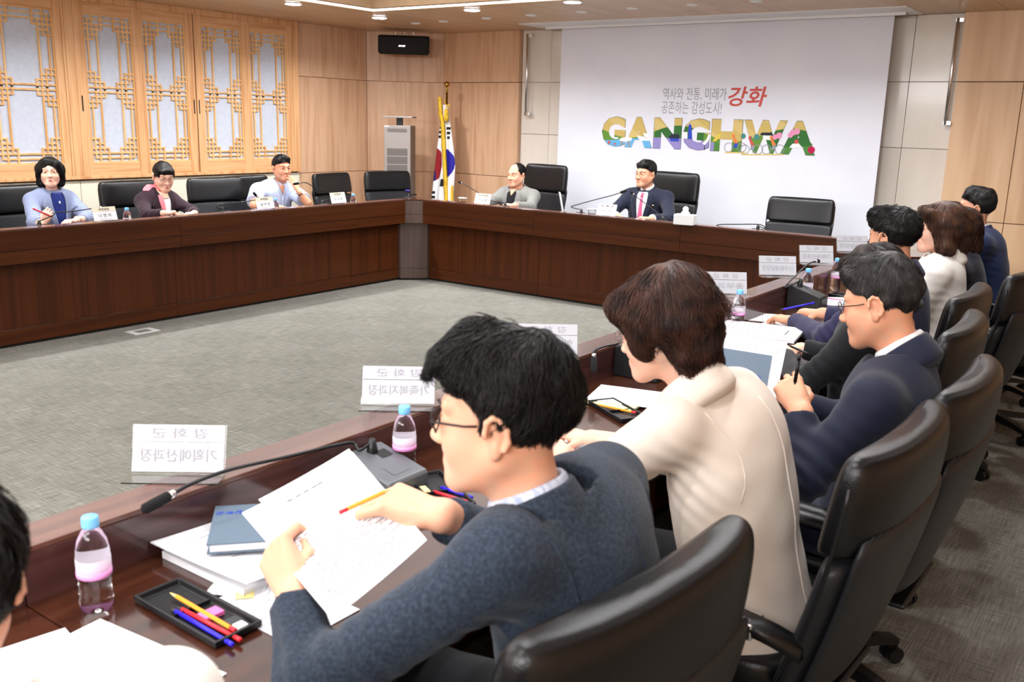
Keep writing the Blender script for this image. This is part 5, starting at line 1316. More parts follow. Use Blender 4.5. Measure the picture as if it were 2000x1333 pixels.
def person(label, hip, yaw, neck, head, hyaw=0, hpitch=0, hroll=0, gender='m', skin='skin_warm', hs=1.0, style='man_side', hair_m='hair_black', near=False,
           elbL=None, elbR=None, wriL=None, wriR=None, handL=('rest', None, None), handR=('rest', None, None), sw=.19, bulk=1.0, depth=1.0, coat='cloth_navy',
           sleeve=1.0, trousers='cloth_black', lips='lip_natural', closed=False, gl=None, collar=True, shirt=None, waves=None, hunch=.0, jv=None, nstr=None, brow='brow', gaze=0, hem=None, legs=True, shirt_ang=38, noise=.0015, shoulder_drop=.062, neck_fwd=.0):
    """yaw: direction faced in degrees; joints in world metres; hand = (pose, finger dir, back-of-hand dir)"""
    P = thing('person', label, 'person', (hip[0], hip[1], 0))
    P_inv = Matrix.Translation((-hip[0], -hip[1], 0))
    F_ = Vector((math.cos(R(yaw)), math.sin(R(yaw)), 0)); S_ = Vector((F_.y, -F_.x, 0)); Z = Vector((0, 0, 1))
    hip, neck, head = Vector(hip), Vector(neck), Vector(head)
    T_ = (neck-hip).normalized(); Fq = S_.cross(T_)*-1
    if Fq.dot(F_) < 0: Fq = -Fq
    rotT = np.array([S_, Fq, T_]); ln = (neck-hip).length
    at = lambda q, s=0, f=0: hip+T_*(ln*q)+S_*s+Fq*f
    shL = neck-T_*shoulder_drop-S_*sw; shR = neck-T_*shoulder_drop+S_*sw
    d0 = lambda p, q: Vector(p) if p is not None else q
    elbL = d0(elbL, shL-Z*.27+F_*.10-S_*.04); elbR = d0(elbR, shR-Z*.27+F_*.10+S_*.04); wriL = d0(wriL, elbL+F_*.24+S_*.08); wriR = d0(wriR, elbR+F_*.24-S_*.08)
    hv = .0027 if near else .0042
    Mh = Matrix.Translation(head) @ Matrix.Rotation(R(yaw-90+hyaw), 4, 'Z') @ Matrix.Rotation(R(-hpitch), 4, 'X') @ Matrix.Rotation(R(hroll), 4, 'Y') @ Matrix.Scale(hs, 4)
    hm = P_inv @ Mh; parts = []
    nc = Mh @ Vector((0, -.040, -.142)); nax = (Mh.to_3x3() @ Vector((0, .028, .165))).normalized()
    v, f = head_geo(gender, hv); parts.append((xform(v, hm), f))
    # hands with forearms
    for side, w_, e, (pose, fd, bd) in ((-1, wriL, elbL, handL), (1, wriR, elbR, handR)):
        if pose is None: continue
        fd = Vector(fd).normalized() if fd is not None else (w_-e).normalized(); bd = Vector(bd) if bd is not None else Z
        x = fd.cross(bd).normalized(); bd = x.cross(fd)
        Mw = Matrix((x, fd, bd)).transposed().to_4x4(); Mw.translation = w_; Mw = Mw @ Matrix.Scale(hs*(1.0 if gender == 'm' else .92), 4)
        H = Field(.0026 if near else .0036); hand_ops(H, side, pose); el = Mw.inverted() @ e
        H.cone((0, -.012, 0), el*.96, .025, .042, .02); v, f = H.run().mesh(); parts.append((xform(v, P_inv @ Mw), f))
    # body under the clothes
    B = Field(.012); B.ell(at(.05), (.14*bulk, .105*depth, .11), rotT, .0); B.ell(at(.35, 0, -hunch*.6), (.13*bulk, .095*depth, .15), rotT, .05); B.ell(at(.68, 0, -hunch), (.145*bulk, .095*depth, .16), rotT, .05)
    B.cone(shL+S_*.03, shR-S_*.03, .05, .05, .04); B.cone(neck-T_*.08, nc-nax*.03, .05, .042, .03)
    for s, e, w_ in ((shL, elbL, wriL), (shR, elbR, wriR)): B.cone(s, e, .045, .036, .03); B.cone(e, w_, .036, .024, .02)
    kn = [hip+F_*.42-S_*.11-Z*.04, hip+F_*.42+S_*.11-Z*.04]; an = [k*1 for k in kn]; an = [Vector((k.x, k.y, .09))-F_*.06 for k in kn]
    if legs:
        for sg, k_, a_ in ((-1, kn[0], an[0]), (1, kn[1], an[1])): B.cone(hip+S_*sg*.08, k_, .07, .052, .04); B.cone(k_, a_, .05, .035, .03)
    v, f = B.run().mesh(); parts.append((xform(v, P_inv), f))
    V, Fc = merge(parts); np_object('body', V, Fc, skin, P)
    face_bits(P, hm, gender, lips, closed, gaze, brow)
    hair(P, hm, style, hair_m, .0036 if near else .005, (9000 if near else 1500) if nstr is None else nstr, .0009 if near else .0012, seed=len(label))
    if gl: glasses(P, hm, gl[0], *gl[1:])
    # coat
    jv = jv or (.0062 if near else .009)
    J = Field(jv); J.ell(at(.03), (.178*bulk, .142*depth, .14), rotT, .0); J.ell(at(.34, 0, -hunch*.6), (.165*bulk, .128*depth, .19), rotT, .07); J.ell(at(.66, 0, -hunch), (.178*bulk, .126*depth, .2), rotT, .07)
    J.cone(shL+S_*.05, shR-S_*.05, .062, .062, .07); J.cone(neck-T_*.10, nc-nax*.012, .10, .066, .05)
    for sg, s in ((-1, shL), (1, shR)): J.cone(neck+S_*sg*.06-T_*.025, s+T_*.012-S_*sg*.005, .045, .05 if gender == 'm' else .045, .03)
    J.ell(at(.83, 0, -hunch*.9), (.14*bulk, .085*depth, .085), rotT, .06)
    for sg, s, e, w_ in ((-1, shL, elbL, wriL), (1, shR, elbR, wriR)):
        if sleeve >= 1:
            J.cone(s, e, .057*bulk, .050*bulk, .06); c2 = e+(w_-e)*(.90 if sleeve >= 1.0 else .8); J.cone(e, c2, .050*bulk, .040*bulk, .03, flat=True)
        elif sleeve > .5: J.cone(s, e, .064*bulk, .054*bulk, .04); J.cone(e, e+(w_-e)*(sleeve-.5)*2, .054*bulk, .046*bulk, .03, flat=True)
        else: J.cone(s, s+(e-s)*sleeve*1.8, .066*bulk, .067*bulk, .04, flat=True)
    if hem: J.cone(hip+Z*.0, hip-Z*hem-F_*.03, .0, .0, .0); J.ell(hip-Z*hem*.5, (.185*bulk, .155*depth, hem*.9), rotT, .06)
    nz = np.array((0., 0, 1))
    J.box(nc+nax*.095, (.078, .082, .09), np.array([nax.cross(Fq).normalized(), nax.cross(nax.cross(Fq)).normalized(), nax]), 0, .008, -1)
    J.run(waves=[(np.array(c), r, np.array(d), l, a) for c, r, d, l, a in (waves or [])]+[(np.array(e), .12, np.array((e-s).normalized()), .042, .0052) for s, e in ((shL, elbL), (shR, elbR))]+[(np.array(s-T_*.1), .1, np.array((s-e).normalized()+T_*.5), .04, .0025) for s, e in ((shL, elbL), (shR, elbR))], noise=noise, nf=34, seed=len(label))
    v, f = J.mesh(); np_object('jacket' if sleeve >= .6 else 'shirt', xform(v, P_inv), f, coat, P)
    bvh = BVHTree.FromPolygons([tuple(q) for q in v], [tuple(int(i) for i in q) for q in f])
    if legs:
        G = Field(.012); G.ell(hip-Z*.02, (.17*bulk, .14*depth, .11), rotT, 0)
        for sg, k_, a_ in ((-1, kn[0], an[0]), (1, kn[1], an[1])): G.cone(hip+S_*sg*.085, k_, .088, .068, .05); G.cone(k_, a_, .064, .05, .03)
        v, f = G.run().mesh(); np_object('trousers', xform(v, P_inv), f, trousers, P)
        for k in (0, 1):
            b = an[k]; mb = MB(); mb.ring_loft([[(P_inv @ (b+F_*d+S_*(w_*c_)+Z*(z*s_-.05))) for c_, s_ in ((-1, -1), (1, -1), (1, .3), (.5, 1), (-.5, 1), (-1, .3))] for d, w_, z in ((-.07, .025, .03), (-.05, .036, .038), (.05, .042, .036), (.14, .045, .028), (.18, .03, .022), (.19, .012, .015))]); mb.build('shoe', 'black_leather', P, smooth=True)
    nb = P_inv @ nc; ax = nax
    info = dict(P=P, S=S_, T=T_, F=Fq, neck=neck, bvh=bvh, inv=P_inv, nb=nb, ax=ax, tn=(nc-neck).dot(T_)-.012, hm=hm, Mh=Mh, F_=F_, shL=shL, shR=shR, bvhl=None)
    if shirt:
        ring_collar(P, 'shirt_collar', shirt, nb+ax*.012, ax, Fq, [(.052, -.03), (.053, .036), (.057, .041), (.061, .036), (.070, -.004), (.066, -.03)], R(16), R(344), drop=.03)
    if collar:
        ring_collar(P, 'jacket_collar', coat, nb+ax*.008, ax, Fq, [(.060, -.05), (.060, .028), (.065, .036), (.071, .032), (.089, -.016), (.092, -.032), (.082, -.05)], R(shirt_ang), R(360-shirt_ang), drop=.045)
    return info
def pdrape(i, rows, cols, off, name, m, th=.003):
    o = drape(i['bvh'], i['neck'], i['S'], i['T'], i['F'], rows, cols, off, name, m, i['P'], th)
    o.data.transform(i['inv']); return o
def suit_front(i, shirt_m, coat, tie=None, depth_=.30, w_=.062, lapel=True, top=-.02):
    """shirt in the opening, lapels, tie: rows go down the chest"""
    tn = i['tn']
    pdrape(i, lerp_rows([(tn, -w_*.7, w_*.7), (top, -w_*.9, w_*.9), (-.06, -w_, w_), (-depth_*.6, -w_*.72, w_*.72), (-depth_, -w_*.35, w_*.35)], 16), 10, .004, 'shirt_front', shirt_m)
    if tie:
        pdrape(i, lerp_rows([(tn-.004, -.016, .016), (tn-.04, -.011, .011)], 4), 3, .011, 'tie_knot', tie, .008); pdrape(i, lerp_rows([(tn-.04, -.012, .012), (-depth_*.75, -.024, .024), (-depth_*1.08, -.03, .03)], 12), 3, .009, 'tie', tie, .003)
    if lapel:
        for s in (-1, 1):
            k = [(tn, s*w_*.72, s*w_*1.05), (top-.01, s*w_*.88, s*w_*1.4), (-.05, s*w_*.92, s*w_*1.75), (-.10, s*w_*.88, s*w_*2.05), (-.115, s*w_*.84, s*w_*1.7), (-depth_*.7, s*w_*.5, s*w_*1.15), (-depth_*1.05, s*w_*.18, s*w_*.35)]
            pdrape(i, lerp_rows(k, 24), 5, .011, 'lapel', coat, .006)
for n, c, r_ in (('cloth_navy', (24, 29, 48), .75), ('cloth_black', (18, 19, 22), .8), ('cloth_purple', (38, 36, 66), .75), ('cloth_grey', (124, 124, 120), .8), ('cloth_plum', (40, 20, 32), .8), ('cloth_blue_grey', (122, 132, 160), .8), ('shirt_white', (238, 240, 246), .75), ('shirt_pale', (182, 194, 222), .75), ('cloth_white', (236, 234, 228), .7), ('cloth_midnight', (24, 38, 72), .75), ('top_blue', (24, 40, 110), .75), ('polo_black', (18, 18, 20), .8), ('tie_pink', (222, 92, 128), .6), ('scarf_pink', (250, 132, 142), .6), ('cloth_dark_navy', (20, 22, 36), .8), ('trim_grey', (150, 160, 158), .7)):
    mat(n, c, r_, spec=.25, sheen=.12, cols=[tuple(min(255, int(x*1.05+2)) for x in c)], scale=240, detail=2, bump=.12, bscale=700)
mat('cloth_beige', (222, 209, 196), .75, spec=.25, sheen=.1, cols=[(228, 216, 204)], scale=14, bump=.1, bscale=600)
mat('cloth_tweed', (34, 42, 54), .85, spec=.2, sheen=.12, cols=[(44, 54, 68), (56, 67, 82)], scale=150, stretch=(1, 1, 1), detail=4, lo=.3, hi=.7, bump=.35, bscale=420)
mat('shirt_stripe', (214, 220, 232), .75, cols=[(160, 172, 200)], scale=40, stretch=(1, 6, .2)); mat('watch_gold', (220, 178, 150), .25, metal=.8); mat('watch_strap', (110, 52, 34), .5); mat('pearl', (240, 236, 226), .2); mat('metal_thin', (150, 146, 142), .3, metal=.8)

def back_line(i, pts, name, m, r=.0016, off=.0008, front=False):
    """seam: points (s, t) on the back of the torso"""
    V = []
    for s, t in pts:
        st = i['neck']+i['S']*s+i['T']*t+i['F']*(.3 if front else -.45); h = i['bvh'].ray_cast(st, -i['F'] if front else i['F'])
        if h[0] is not None: V.append(i['inv'] @ (h[0]+i['F']*(off if front else -off)))
    return MB().tube(V, r, 6).build(name, m, i['P'], smooth=True)
def wrist_band(i, w_, e, r, m, name='watch', dial=None, width=.012, up=(0, 0, 1)):
    w_, e = Vector(w_), Vector(e); d = (e-w_).normalized(); u, v = ortho(d); c = i['inv'] @ (w_+d*.03)
    t = bpy.data.objects.new(name, None); link(t, i['P']); mb = MB()
    mb.ring_loft([[c+(u*math.cos(2*PI*j/20)+v*math.sin(2*PI*j/20))*q+d*k for j in range(20)] for q, k in ((r, -width/2), (r+.002, -width/2), (r+.002, width/2), (r, width/2), (r, -width/2))], cap=False); mb.build('strap', m, t, smooth=True)
    if dial:
        n = Vector(up); n = (n-d*n.dot(d)).normalized(); a, b = ortho(n); p = c+n*(r+.001)
        mb = MB(); mb.ring_loft([[p+(a*math.cos(2*PI*j/18)+b*math.sin(2*PI*j/18))*q+n*k for j in range(18)] for q, k in ((.014, 0), (.0145, .005), (.012, .007))]); mb.build('dial', dial, t, smooth=True)
def corner_sheet(name, label, cat, c4, m, th=.0015, rows_=0, bow=0.0, seed=1, group=None, ink='faint_ink', parts=None, n=26):
    """sheet through four corners TL, TR, BR, BL (world)"""
    c4 = [Vector(c) for c in c4]; o = sum(c4, Vector())/4; t = thing(name, label, cat, o, 0, group)
    nr = (c4[1]-c4[0]).cross(c4[3]-c4[0]).normalized()
    if nr.dot(_C-o) < 0: nr = -nr
    def pt(u, v, k=0): return (c4[0]*(1-u)*(1-v)+c4[1]*u*(1-v)+c4[2]*u*v+c4[3]*(1-u)*v)-o+nr*(k+bow*4*(u-.5)**2+bow*.6*math.sin(v*3))
    def patch(nm, mm, u0, u1, v0, v1, k, hh, q=n):
        mb = MB(); A_ = [[pt(u0+(u1-u0)*i/q, v0+(v1-v0)*j/q, k) for j in range(q+1)] for i in range(q+1)]; B_ = [[p+nr*hh for p in r] for r in A_]
        V = [p for r in A_ for p in r]+[p for r in B_ for p in r]; N1 = (q+1)**2; fs = []
        for i in range(q):
            for j in range(q):
                a = i*(q+1)+j; fs += [(a, a+q+1, a+q+2, a+1), (N1+a, N1+a+1, N1+a+q+2, N1+a+q+1)]
        for i in range(q):
            fs += [(i, i+1, N1+i+1, N1+i), (q*(q+1)+i+1, q*(q+1)+i, N1+q*(q+1)+i, N1+q*(q+1)+i+1), ((i+1)*(q+1), i*(q+1), N1+i*(q+1), N1+(i+1)*(q+1)), (i*(q+1)+q, (i+1)*(q+1)+q, N1+(i+1)*(q+1)+q, N1+i*(q+1)+q)]
        mb.add(V, fs); return mb.build(nm, mm, t)
    patch('sheet', m, 0, 1, 0, 1, 0, th)
    rr = random.Random(seed); mb = MB()
    def bar(u0, u1, v, hv):
        k = th+.0016; mb.add([pt(u0, v-hv, k), pt(u1, v-hv, k), pt(u1, v+hv, k), pt(u0, v+hv, k)], [(0, 1, 2, 3)])
    for r in range(rows_):
        v = .2+.72*r/rows_; u = .1
        while u < .85:
            l = rr.uniform(.03, .1); bar(u, min(.9, u+l), v, .0027); u += l+.02
            if rr.random() < .05: break
    if rows_:
        for u in (.32, .40, .47, .54, .60): bar(u, u+.055, .1, .0055)
        mb.build('print', ink, t)['kind'] = 'stuff'
    return t, patch, pt
mat('print_mid', (100, 102, 112), .8)
# ---------------------------------------------------------------- the people, one by one
# reading man, grey tweed jacket
g = person('man in a blue-grey tweed jacket and glasses reading a held sheet', (-.70, 1.24, .56), 186, (-.775, 1.20, 1.075), (-.822, 1.118, 1.197), hyaw=14, hpitch=4, hs=1.02, skin='skin_warm', style='man_wavy', hair_m='hair_black', near=True,
           elbL=(-.955, .84, .815), wriL=(-1.085, .915, .895), elbR=(-.93, 1.40, .82), wriR=tuple(pd(852, 1004, 1.60)), handL=('hold', (-.75, .30, .45), (-.5, -.55, .6)), handR=('pinch', (-.95, -.36, .16), (.25, -.25, 1)), sw=.19, bulk=1.05, coat='cloth_tweed',
           shirt='shirt_stripe', gl=('black_plastic', .0017), hunch=.02, trousers='cloth_black', gaze=-.002, shirt_ang=30)
# beige woman
b = person('woman with short brown hair in a beige jacket, seen from behind writing', (-.74, 2.0, .55), 180, (-.87, 1.96, 1.055), (-.94, 1.875, 1.195), hyaw=8, hpitch=18, gender='f', skin='skin_fair', hs=.94, style='woman_short', hair_m='hair_brown', near=True,
           elbL=(-1.10, 1.74, .78), wriL=(-1.31, 2.06, .765), elbR=(-1.08, 2.24, .77), wriR=(-1.32, 2.22, .76), handL=('rest', (-.8, .6, -.1), None), handR=('pen', None, None), sw=.175, bulk=1.04, depth=1.06, coat='cloth_beige', sleeve=.72, hunch=.035, gl=('metal_thin', .001), hem=.16, noise=.002, jv=.0058, shirt_ang=34)
# navy man
n = person('man in a navy suit and glasses with cropped greying hair, holding a pen', (-.62, 2.60, .56), 184, (-.60, 2.57, 1.03), (-.66, 2.625, 1.185), hyaw=-8, hpitch=14, skin='skin_tan', style='man_short', hair_m='hair_salt', near=True,
           elbL=(-.70, 2.24, .79), wriL=(-.765, 2.36, .925), elbR=(-.80, 2.92, .74), wriR=(-.96, 2.78, .82), handL=('pen', (-.55, .45, .55), (.3, -.75, .5)), handR=('rest', None, None), sw=.195, bulk=1.1, coat='cloth_navy', trousers='cloth_navy', shirt='shirt_white', gl=('black_plastic', .0014), hunch=.02, shirt_ang=34)
# bowed dark-haired woman
k = person('bowed woman with parted dark hair in a black jacket behind the navy-suited man', (-.86, 3.42, .55), 180, (-.89, 3.45, .99), (-.915, 3.47, 1.125), hyaw=6, hpitch=24, gender='f', skin='skin_fair', hs=.9, style='wave_long', nstr=3600, hair_m='hair_dark',
           wriL=(-1.24, 3.55, .77), elbL=(-1.04, 3.22, .755), wriR=(-1.22, 3.68, .775), elbR=(-1.06, 3.72, .755), handL=('rest', (-.7, .7, 0), None), handR=('pen', (-.7, -.5, -.1), None), sw=.17, coat='cloth_black', gl=('black_plastic', .0012))
# curly man
c = person('man with curly black hair in a purple-navy jacket, seen from behind', (-.98, 4.18, .56), 180, (-1.02, 4.23, 1.05), (-1.05, 4.245, 1.19), hyaw=-22, hpitch=6, style='man_curly', nstr=3600, hair_m='hair_black', skin='skin_tan',
           elbL=(-1.2, 3.98, .765), wriL=(-1.46, 4.26, .765), elbR=(-1.15, 4.52, .765), wriR=(-1.40, 4.48, .775), handL=('rest', (-.95, .3, -.05), None), handR=('pen', (-.95, -.15, -.05), None), sw=.195, bulk=1.08, coat='cloth_purple', hunch=.02)
w_ = person('woman with wavy chestnut hair in a short-sleeved white jacket', (-.98, 5.0, .55), 184, (-1.0, 5.02, 1.03), (-1.025, 5.015, 1.175), hyaw=22, hpitch=2, gender='f', skin='skin_fair', style='wave_long', nstr=3600, hair_m='hair_chestnut', sw=.18, bulk=1.05, coat='cloth_white', sleeve=.5, collar=True)
d = person('woman with long dark brown hair in a dark navy jacket, half hidden', (-.98, 5.70, .55), 182, (-1.04, 5.69, .97), (-1.09, 5.71, 1.105), hyaw=6, hpitch=4, gender='f', skin='skin_fair', style='wave_long', nstr=3600, hair_m='hair_brown', sw=.18, coat='cloth_dark_navy')
e = person('far man in a midnight-blue suit with neat black hair at the right', (-.97, 6.38, .56), 182, (-1.05, 6.40, 1.04), (-1.125, 6.44, 1.18), hyaw=4, hpitch=-2, skin='skin_warm', style='man_side', hair_m='hair_black', sw=.2, bulk=1.1, coat='cloth_midnight', shirt='shirt_white')
x = person('person with black hair and a cream shirt cut off at lower left', (-.80, .34, .55), 180, (-.86, .37, 1.05), (-.945, .335, 1.185), hyaw=-4, hpitch=8, gender='f', skin='skin_warm', style='man_wavy', hair_m='hair_black', near=True, sw=.17, coat='cloth_white', sleeve=.72, elbR=(-1.02, .60, .78), wriR=(-1.22, .52, .76), collar=False, nstr=4000)

# left row, facing +x
a1 = person('woman in a grey-blue jacket and blue top holding a red pen', (-7.36, 3.90, .55), 0, (-7.34, 3.88, .995), (-7.29, 3.87, 1.15), hyaw=-30, hpitch=-3, gender='f', skin='skin_fair', style='bob', hs=.94, hair_m='hair_black', lips='lip_red', sw=.152, bulk=.95, coat='cloth_blue_grey', sleeve=.78,
            elbL=(-7.1, 4.05, .80), wriL=(-6.88, 3.82, .815), elbR=(-7.1, 3.62, .79), wriR=(-6.88, 3.57, .815), handL=('rest', (.3, -1, .0), None), handR=('pen', (.35, .3, .75), (.8, -.5, .2)), gaze=.001)
a2 = person('woman in a plum jacket with pink neck scarf and glasses looking down', (-7.34, 4.82, .55), 0, (-7.33, 4.82, .94), (-7.27, 4.855, 1.09), hyaw=-14, hpitch=18, gender='f', skin='skin_fair', style='bun', hair_m='hair_black', lips='lip_dark', gl=('black_plastic', .0012), sw=.15, bulk=.95, coat='cloth_plum', sleeve=1.0,
            elbL=(-7.06, 4.98, .80), wriL=(-6.87, 4.86, .805), elbR=(-7.08, 4.55, .79), wriR=(-6.90, 4.60, .82), handL=('rest', (.4, -.8, 0), None), handR=('pen', (.35, .9, .05), None), closed=True)
a3 = person('man in a pale blue short-sleeved shirt with a hand at his mouth', (-7.42, 6.14, .55), 0, (-7.37, 6.15, .97), (-7.31, 6.195, 1.12), hyaw=-12, hpitch=0, skin='skin_deep', style='man_side', hair_m='hair_black', sw=.205, bulk=1.12, coat='shirt_pale', sleeve=.42,
            elbL=(-7.04, 6.28, .80), wriL=(-7.09, 6.215, .915), elbR=(-7.16, 5.72, .80), wriR=(-6.95, 5.88, .78), handL=('up', (-.5, -.2, .75), (.8, .1, .55)), handR=('rest', None, None), collar=False)
# head table, facing -y
f1 = person('man in a pale grey jacket over a black polo shirt, eyes closed', (-5.78, 8.02, .55), -90, (-5.74, 8.0, .94), (-5.75, 7.96, 1.085), hyaw=-4, hpitch=2, skin='skin_warm', style='man_bald', hair_m='hair_black', sw=.2, bulk=1.05, coat='cloth_grey', closed=True,
            elbL=(-5.43, 7.78, .79), wriL=(-5.44, 7.50, .825), elbR=(-5.98, 7.78, .79), wriR=(-5.80, 7.48, .83), handL=('rest', (-1, -.3, 0), None), handR=('rest', (.4, -.9, .1), None))
f2 = person('man in a navy suit with a pink tie and rimless glasses', (-4.25, 8.02, .57), -90, (-4.23, 8.0, 1.025), (-4.25, 7.96, 1.175), hyaw=-16, hpitch=0, skin='skin_tan', style='man_side', hair_m='hair_black', sw=.2, bulk=1.05, coat='cloth_navy', shirt='shirt_white', gl=('metal_thin', .0008, True),
            elbL=(-3.88, 7.78, .80), wriL=(-3.92, 7.48, .82), elbR=(-4.50, 7.78, .80), wriR=(-4.27, 7.48, .82), handL=('rest', (-.9, -.45, 0), None), handR=('rest', (.6, -.8, 0), None))
# fronts of clothes
suit_front(a1, 'top_blue', 'cloth_blue_grey', None, .34, .06, top=-.005)
suit_front(a2, 'shirt_white', 'cloth_plum', None, .30, .058, top=-.015)
suit_front(f1, 'polo_black', 'cloth_grey', None, .36, .06, top=-.0)
suit_front(f2, 'shirt_white', 'cloth_navy', 'tie_pink', .34, .062, top=.0)
for i, m, rows_ in ((a3, 'skin_deep', [(.04, -.035, .035), (-.0, -.03, .03), (-.075, -.003, .003)]), (f1, 'skin_warm', [(.04, -.04, .04), (-.0, -.03, .03), (-.05, -.003, .003)]), (a2, 'skin_fair', [(.045, -.045, .045), (-.0, -.042, .042), (-.03, -.035, .035)])):
    pdrape(i, lerp_rows(rows_, 10), 6, .0105, 'neckline', m, .002)
ring_collar(a3['P'], 'collar', 'shirt_pale', a3['nb']+a3['ax']*.008, a3['ax'], a3['F'], [(.055, -.03), (.056, .034), (.060, .038), (.066, .03), (.082, -.012), (.078, -.03)], R(24), R(336), drop=.035)
ring_collar(f1['P'], 'polo_collar', 'polo_black', f1['nb']+f1['ax']*.004, f1['ax'], f1['F'], [(.055, -.03), (.056, .03), (.060, .033), (.070, .02), (.074, -.02)], R(22), R(338), drop=.035)
ring_collar(a1['P'], 'neck_trim', 'trim_grey', a1['nb']+a1['ax']*.004, a1['ax'], a1['F'], [(.054, -.02), (.054, .012), (.060, .012), (.064, -.02)], 0, 2*PI, drop=.03)
back_line(a3, [(0, -.10-.03*q) for q in range(10)], 'placket', 'shirt_white', .002, front=True)
for s in (-1, 1): back_line(a3, [(s*.055, -.16), (s*.095, -.16), (s*.095, -.25)] if s < 0 else [(.1, -.16), (.1, -.17)], 'pocket_seam', 'shirt_white', .0014, front=True)
pdrape(a1, [(-.055, -.004, .004), (-.075, -.006, .006)], 2, .012, 'pendant', 'pearl', .006)
pdrape(f2, [(-.115, -.125, -.108), (-.13, -.125, -.108)], 2, .012, 'lapel_pin', 'watch_gold', .004)
# pink scarf
nb, ax = a2['nb'], a2['ax']; S_, T_, Fq = a2['S'], a2['T'], a2['F']
ring_collar(a2['P'], 'scarf', 'scarf_pink', nb+ax*.02, ax, Fq, [(.050, -.012), (.052, .018), (.062, .022), (.068, .004), (.064, -.016)], 0, 2*PI, drop=.02)
pdrape(a2, lerp_rows([(-.0, .028, .06), (-.05, .02, .062), (-.12, .018, .05), (-.165, .014, .018)], 10), 4, .014, 'scarf_tail', 'scarf_pink', .004)
kn_ = nb+S_*.052+Fq*.05+T_*.012
MB().ell(kn_, (.018, .018, .02), 12, 8).build('scarf_knot', 'scarf_pink', a2['P'], smooth=True)
mb = MB(); mb.ring_loft([[kn_+S_*d+T_*(u*.8+.005)+Fq*(-.12*d-u*.6+h_) for u, h_ in ((a_, 0), (b_, 0), (b_, .006), (a_, .006))] for d, a_, b_ in ((0, -.01, .012), (.04, -.012, .046), (.085, -.012, .05), (.12, -.012, .026), (.145, -.012, .0))]); mb.build('scarf_wing', 'scarf_pink', a2['P'])
# seams on the backs nearest the camera
back_line(b, [(.0+.004*math.sin(q), -.03-.042*q) for q in range(14)], 'back_seam', 'cloth_beige', .0022)
for s in (-1, 1):
    back_line(b, [(s*(.148-.02*math.sin(q/7*PI)), -.03-.03*q) for q in range(8)], 'armhole_seam', 'cloth_beige', .0012)
    back_line(g, [(s*(.16-.02*math.sin(q/7*PI)), -.03-.03*q) for q in range(8)], 'armhole_seam', 'cloth_tweed', .0018)
back_line(g, [(0, -.04-.042*q) for q in range(12)], 'back_seam', 'cloth_tweed', .0016)
back_line(n, [(0, -.04-.042*q) for q in range(12)], 'back_seam', 'cloth_navy', .0016)
wrist_band(f2, (-3.92, 7.48, .82), (-3.88, 7.78, .80), .031, 'watch_strap', 'watch', 'pearl'); wrist_band(a1, (-6.88, 3.82, .815), (-7.1, 4.05, .80), .029, 'watch_gold', 'watch', 'pearl', .008, (1, 0, .5)); wrist_band(a3, (-7.09, 6.215, .915), (-7.04, 6.28, .80), .031, 'watch_strap', 'watch', 'pearl', .014, (1, 0, .2))
for i_, w2, e2 in ((f2, (-3.92, 7.48, .82), (-3.88, 7.78, .80)), (f2, (-4.27, 7.48, .82), (-4.50, 7.78, .80))):
    w2, e2 = Vector(w2), Vector(e2); q = i_['inv'] @ (w2+(e2-w2)*.07); q2 = i_['inv'] @ (w2+(e2-w2)*.3); MB().tube([q, q2], .0375, 20).build('shirt_cuff', 'shirt_white', i_['P'], smooth=True)
# what the hands hold
T4 = [pd(474, 1007, 1.66), pd(690, 888, 1.76), pd(835, 1060, 1.55), pd(650, 1215, 1.42)]
corner_sheet('paper_sheet', 'printed white sheet held in both hands by the reading man', 'paper', T4, 'paper', rows_=30, bow=.004, seed=21, group='loose papers', ink='print_mid')
T4 = [pd(506, 979, 1.73), pd(682, 880, 1.82), pd(770, 985, 1.72), pd(600, 1090, 1.64)]
corner_sheet('paper_sheet', 'second sheet peeking out behind the reading man\'s held sheet', 'paper', T4, 'paper', rows_=0, bow=.003, group='loose papers')
def held_pen(name, label, a, b_, m, r=.0038, tip=None, cat='pen'): return pen(name, label, tuple(a), tuple(b_), 0, m, r, tip, cat)
held_pen('pencil', 'orange pencil in the reading man\'s right hand', pd(676, 996, 1.545), pd(762, 956, 1.56), 'pencil_orange', .0038, 'pencil', 'pencil')
held_pen('pen', 'black pen in the navy-suited man\'s hand', pd(1560, 702, 2.40), pd(1552, 752, 2.42), 'pen_black', .005)
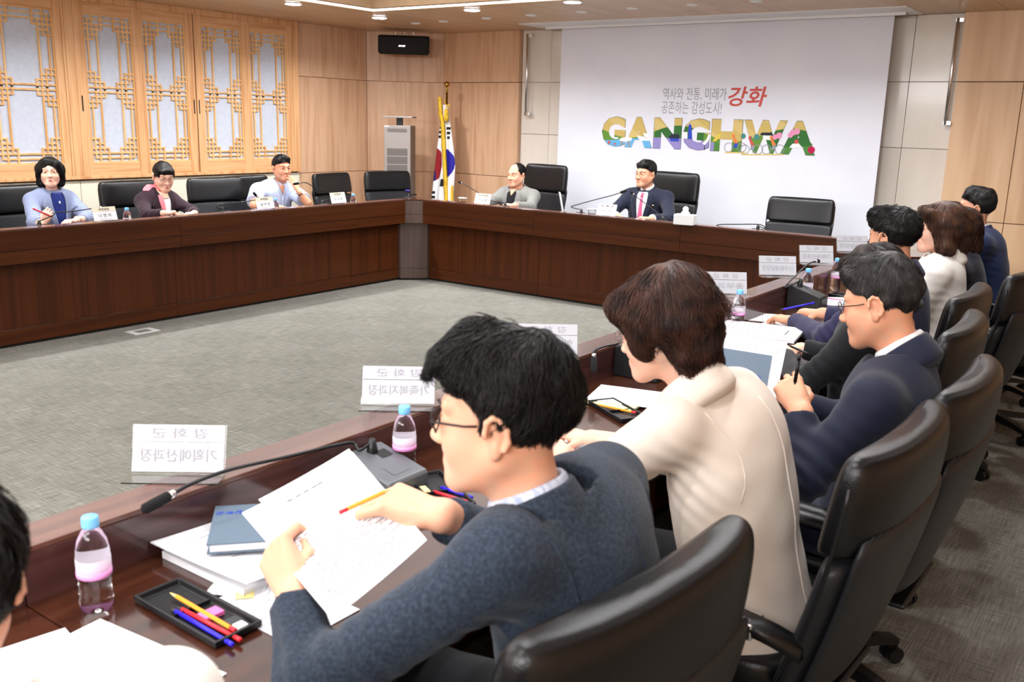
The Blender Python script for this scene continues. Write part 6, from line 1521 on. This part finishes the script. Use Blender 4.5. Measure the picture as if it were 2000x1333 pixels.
held_pen('pen', 'blue pen in the purple-navy man\'s hand', pd(1586, 593, 4.35), pd(1522, 606, 4.33), 'pen_blue', .0045)
held_pen('pen', 'black pen in the bowed woman\'s hand', pd(1598, 700, 3.55), pd(1538, 674, 3.6), 'pen_black', .0045)
held_pen('pen', 'red pen in the grey-blue jacketed woman\'s hand', px(67, 409, -6.76), px(104, 425, -6.80), 'pen_red', .006)
t, patch, pt = corner_sheet('folder', 'grey-blue cloth folder with white pages held by the navy-suited man', 'folder', [pd(1392, 655, 2.86), pd(1536, 676, 2.84), pd(1506, 820, 2.55), pd(1392, 796, 2.55)], 'paper', th=.012, group='grey-blue cloth folders')
patch('cover', 'binder_grey', -.1, .83, .24, .90, .0125, .004); patch('spine', 'binder_cream', -.1, .86, .90, 1.01, .0125, .006)
o_, u_, v_ = pt(.68, .60, .0172), pt(.68, .5, .0172)-pt(.68, .6, .0172), pt(.6, .6, .0172)-pt(.68, .6, .0172)
text_obj('lettering', '강화군', .02, 'blue_print', t, frame(o_, u_, v_), fit=(.042, .014))
mb = MB()
for r in range(6):
    u = (.42, .46, .50, .60, .88, .92)[r]; mb.add([pt(u, .10, .0126), pt(u+.006, .10, .0126), pt(u+.006, .20, .0126), pt(u, .20, .0126)], [(0, 1, 2, 3)])
mb.build('print', 'faint_ink', t)['kind'] = 'stuff'
# folded spectacles on the form
p = pz(1483, 606, ZT+.004); t = thing('spectacles', 'black folded spectacles on the white form by the resting hand', 'glasses', (p.x, p.y, ZT+.006), R(20))
mb = MB()
for s in (-1, 1):
    mb.tube([(s*.033+.023*math.cos(2*PI*q/16), 0, .018+.017*math.sin(2*PI*q/16)) for q in range(17)], .0016, 6)
mb.tube([(-.01, 0, .02), (.01, 0, .02)], .0015, 6); mb.build('rim', 'black_plastic', t, smooth=True)
for s in (-1, 1): MB().tube([(s*.056, 0, .022), (s*.056, .01, .022), (-s*.03, .02+.006*s, .014)], .0015, 6).build('temple', 'black_plastic', t, smooth=True)
bpy.data.scenes.remove(_ts)
